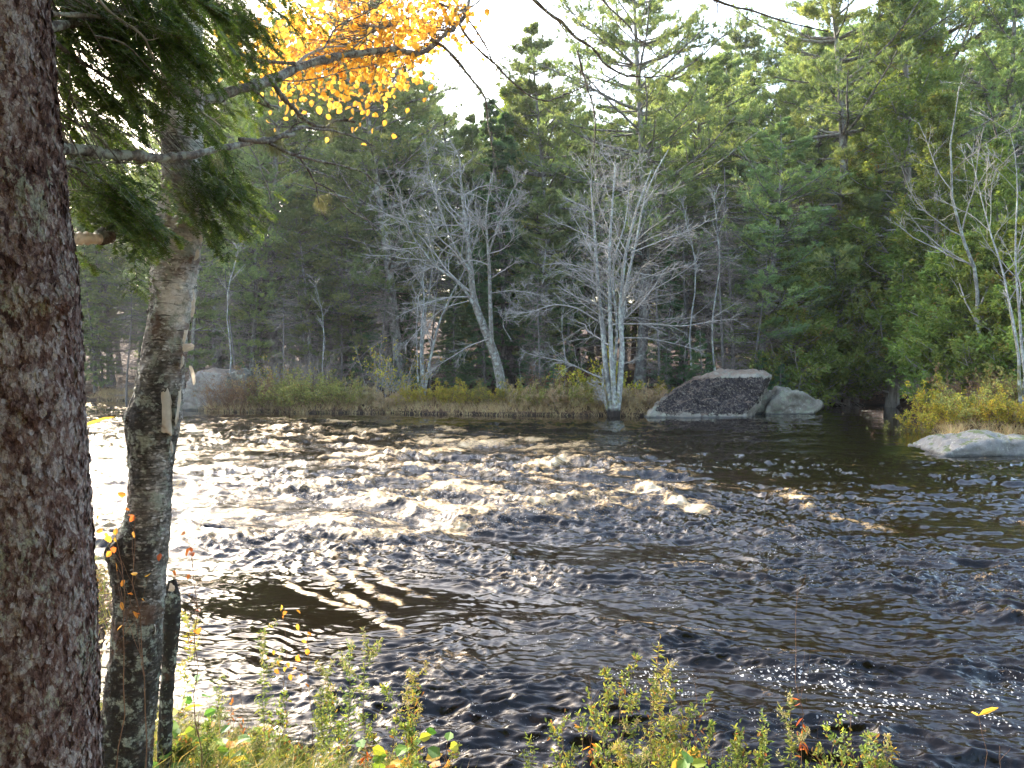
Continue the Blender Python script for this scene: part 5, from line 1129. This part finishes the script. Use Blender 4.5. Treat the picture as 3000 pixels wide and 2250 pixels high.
PLANTS = [
 (770, 1830, 4.6, 'rod', 'feathery grey-green goldenrod below the orange sapling leaves'), (1085, 1860, 4.3, 'rod', 'tallest green goldenrod left of center, over dark water'), (965, 1960, 4.4, 'rod', 'goldenrod second left of the tallest green one'),
 (1010, 1900, 4.5, 'rod', 'slim goldenrod just left of the tallest green one'), (930, 2010, 4.2, 'fern', 'fine-leaved plant low between goldenrods left of center'), (1210, 1950, 4.2, 'rodgold', 'yellowing goldenrod right of the tallest green one'),
 (1150, 2020, 4.0, 'shrub', 'low small-leaved plant right of the tallest green goldenrod'), (880, 2080, 4.1, 'dead', 'brown withered stalk left of center'), (1060, 2050, 4.0, 'dead', 'dark curled-leaf stalk below the tallest green goldenrod'),
 (800, 2060, 4.2, 'shrub', 'green tangle below the orange sapling'), (700, 2000, 4.5, 'dead', 'thin reddish dead stalk above the grassy bank'), (620, 1980, 4.6, 'rod', 'pale goldenrod left over glittering water'),
 (560, 1820, 4.7, 'rodgold', 'faint yellow sprig right beside the broken stub'), (660, 1900, 4.6, 'dead', 'wispy dead stem near the broken stub'), (1945, 1845, 3.9, 'rodgold', 'bright golden goldenrod with seed head standing highest at center right'),
 (1830, 2010, 3.9, 'shrub', 'green small-leaved shrub left below the golden goldenrod'), (1760, 2060, 3.8, 'shrub', 'bushy green plant, leftmost of the center right clump'), (1900, 2040, 3.8, 'shrub', 'small-leaved shrub right below the golden goldenrod'),
 (1995, 2010, 3.8, 'shrub', 'green shrub with yellow-tipped leaves right of the golden goldenrod'), (2040, 2000, 3.9, 'dead', 'dark thin stalk with seed tips right of the center clump'), (1740, 1960, 3.9, 'dead', 'reddish twiggy weed above the center right clump'),
 (2370, 1720, 3.8, 'dead', 'tall solitary reddish stalk over the river right of center'), (2310, 2030, 3.7, 'rod', 'pale green spire in front of the tall reddish stalk'), (2260, 2130, 3.6, 'fern', 'ferny plant left of the pale green spire'),
 (2500, 2090, 3.7, 'shrub', 'bright green leafy plant right of the pale green spire'), (2610, 2170, 3.6, 'rodgold', 'short yellow-green sprig at lower right'), (2440, 2160, 3.6, 'shrub', 'low green plant between spire and bright leafy plant'),
 (2145, 2160, 3.6, 'fern', 'low feathery plant right of the center clump'), (2200, 2180, 3.6, 'shrub', 'low plant at the bottom edge right of center'), (2560, 2200, 3.6, 'shrub', 'low plant at the bottom edge under the yellow sprig'),
 (2870, 2090, 3.6, 'two', 'lone stem with two orange leaves at lower right'), (2930, 2170, 3.6, 'dead', 'bare thin stalk right of the two-leaved stem'),
 (1640, 2150, 3.7, 'dead', 'pinkish dead stalk left of the center right clump'), (1560, 2170, 3.8, 'fern', 'small grey-green sprig at the bottom center'), (1300, 2180, 3.9, 'dead', 'low withered plant at the bottom left of center'),
 (1230, 2100, 4.0, 'broad', 'plant with yellow-green broad leaves near the dark curled stalk'), (570, 1985, 3.8, 'broad', 'broadleaf plant with green and yellow leaves right of the birch'), (520, 2050, 3.6, 'broad', 'broadleaf plant touching the birch trunk'),
 (610, 2110, 3.7, 'broad', 'broadleaf plant in the grass right of the birch, lower'), (690, 2090, 3.9, 'broad', 'green broadleaf seedling in the left grass'), (480, 2200, 3.4, 'broad', 'broadleaf plant at the bottom by the birch foot'),
 (640, 2190, 3.6, 'broad', 'low broadleaf plant at the bottom left'), (870, 2190, 3.9, 'shrub', 'low green weed at the bottom left of center'), (750, 2150, 3.9, 'rod', 'short goldenrod in the left grass'), (1000, 2180, 3.9, 'shrub', 'low green weed below the dark curled stalk'),
 (560, 2120, 3.8, 'rod', 'short goldenrod beside the broadleaf plants'), (820, 1790, 4.4, 'sapling', 'thin birch sapling with orange leaves before the dark eddy'), (905, 1840, 4.4, 'sapling', 'second thin sapling with orange leaves over the dark eddy'),
 (265, 1230, 2.6, 'two', 'stem with yellow leaf hugging the big trunk edge'), (330, 1560, 2.9, 'sapling', 'sapling with yellow leaves between the foreground trunks'), (415, 1500, 2.9, 'sapling', 'slim sapling with yellow leaves in front of the birch trunk'),
 (560, 1600, 3.0, 'sapling', 'leaning sapling with yellow leaf right of the birch trunk'), (1860, 2120, 3.7, 'rod', 'green goldenrod in the middle of the center right clump'), (1700, 2150, 3.7, 'shrub', 'low plant at the left foot of the center right clump'),
 (1800, 2170, 3.6, 'rodgold', 'yellowed low sprig in the center right clump'), (1960, 2130, 3.6, 'dead', 'brown stalk inside the center right clump'), (2060, 2150, 3.6, 'shrub', 'plant at the right foot of the center right clump'), (2020, 2090, 3.7, 'rodgold', 'yellow-orange leaved sprig right in the clump')]
for i, (px, py, Y, kd, lb) in enumerate(PLANTS): weed(px, py, Y, kd, lb, 'sapling' if kd == 'sapling' else 'plant', 'weeds on the near bank' if kd != 'sapling' else 'saplings on the near bank', i)
rg = np.random.default_rng(99)
for i in range(64):
    px = rg.uniform(430, 1350) if i % 3 else rg.uniform(1650, 2120); Y = rg.uniform(3.5, 4.9) if px < 1200 else rg.uniform(3.4, 4.0)
    weed(px, rg.uniform(2060, 2280) if px < 1000 else rg.uniform(2140, 2280), Y, ['rod', 'shrub', 'dead', 'fern', 'dead', 'shrub', 'broad'][i % 7], 'small mixed weed low on the near bank', 'plant', 'small weeds low on the near bank', 200+i)

# unseen trees added behind the viewpoint to shade the near trunks and bank
for i, (x, y, s) in enumerate([(-3.5, -4, .8), (2.5, -5, .85), (7, -3, .75), (-9, -1.5, .8), (0, -10, .9), (11, -8, .9), (-7, -10, .95)]):
    place([pine[0], pineN, pine[2]][i % 3], x, y, 'unseen conifer added behind the viewpoint for shade', 'tree', 'unseen shade conifers behind the viewpoint', s, i*1.3, z=1.3)
for i, (x, y, s) in enumerate([(-1.5, -2.5, .9), (4.5, -3, .8), (-6, -5, 1.)]):
    place(cedar[i % 2], x, y, 'unseen cedar added behind the viewpoint for shade', 'tree', 'unseen shade cedars behind the viewpoint', s, i*2.3, z=1.3)
for r in KID:
    pass

# ------------------------------------------------------------------ light, sky, camera
AZ = radians(-37); EL = radians(31)
w = bpy.data.worlds.new('World'); scene.world = w; w.use_nodes = True; nt = w.node_tree
sky = nt.nodes.new('ShaderNodeTexSky'); sky.sky_type = 'NISHITA'; sky.sun_disc = False; sky.sun_elevation = EL; sky.sun_rotation = AZ
sky.air_density = 1.2; sky.dust_density = 3.0; sky.ozone_density = 1.
bg = nt.nodes['Background']; nt.links.new(sky.outputs[0], bg.inputs[0]); bg.inputs[1].default_value = .15
sl = bpy.data.lights.new('sun', 'SUN'); sl.energy = 2.4; sl.angle = radians(.53); sl.color = (1, .93, .82)
so = bpy.data.objects.new('sun', sl); COL.objects.link(so)
from mathutils import Vector
dirv = Vector((sin(AZ)*cos(EL), cos(AZ)*cos(EL), sin(EL)))
so.rotation_euler = dirv.to_track_quat('Z', 'Y').to_euler(); so.location = (0, 0, 40)
cam = bpy.data.cameras.new('camera'); co_ = bpy.data.objects.new('camera', cam); COL.objects.link(co_)
cam.sensor_width = 36; cam.lens = F/3000*36; cam.clip_start = .05; cam.clip_end = 2000
co_.location = (0, 0, H); co_.rotation_euler = (pi/2-PIT, 0, 0); scene.camera = co_
scene.view_settings.view_transform = 'Standard'; scene.view_settings.look = 'None'; scene.view_settings.gamma = 1
scene.view_settings.exposure = 2.6
scene.cycles.max_bounces = 6; scene.cycles.transparent_max_bounces = 4; scene.cycles.diffuse_bounces = 3; scene.cycles.glossy_bounces = 2; scene.cycles.transmission_bounces = 3
scene.cycles.use_fast_gi = False
HAZE = True
if HAZE:  # faint volume added to lift the dark tones of the backlit trees
    hb = MB(); x0, x1, y0, y1, z0_, z1_ = -120, 120, -25, 140, -3, 45
    hb.add([(x0, y0, z0_), (x1, y0, z0_), (x1, y1, z0_), (x0, y1, z0_), (x0, y0, z1_), (x1, y0, z1_), (x1, y1, z1_), (x0, y1, z1_)], [(0, 3, 2, 1), (4, 5, 6, 7), (0, 1, 5, 4), (1, 2, 6, 5), (2, 3, 7, 6), (3, 0, 4, 7)])
    m, nt2, out = mat_new('lift_haze'); pv = nt2.nodes.new('ShaderNodeVolumePrincipled'); pv.inputs['Density'].default_value = .00018; pv.inputs['Color'].default_value = (.95, .96, 1, 1); pv.inputs['Anisotropy'].default_value = .5
    nt2.links.new(pv.outputs[0], out.inputs['Volume']); hb.build('haze', m, None, False, kind='stuff', label='thin pale veil added over the river to lift the backlit forest', category='haze')
    scene.cycles.volume_bounces = 0
for rt in KID:      # prototypes never placed must not stay at the origin
    if rt not in used:
        for ch in KID[rt]: bpy.data.objects.remove(ch)
        bpy.data.objects.remove(bpy.data.objects[rt])
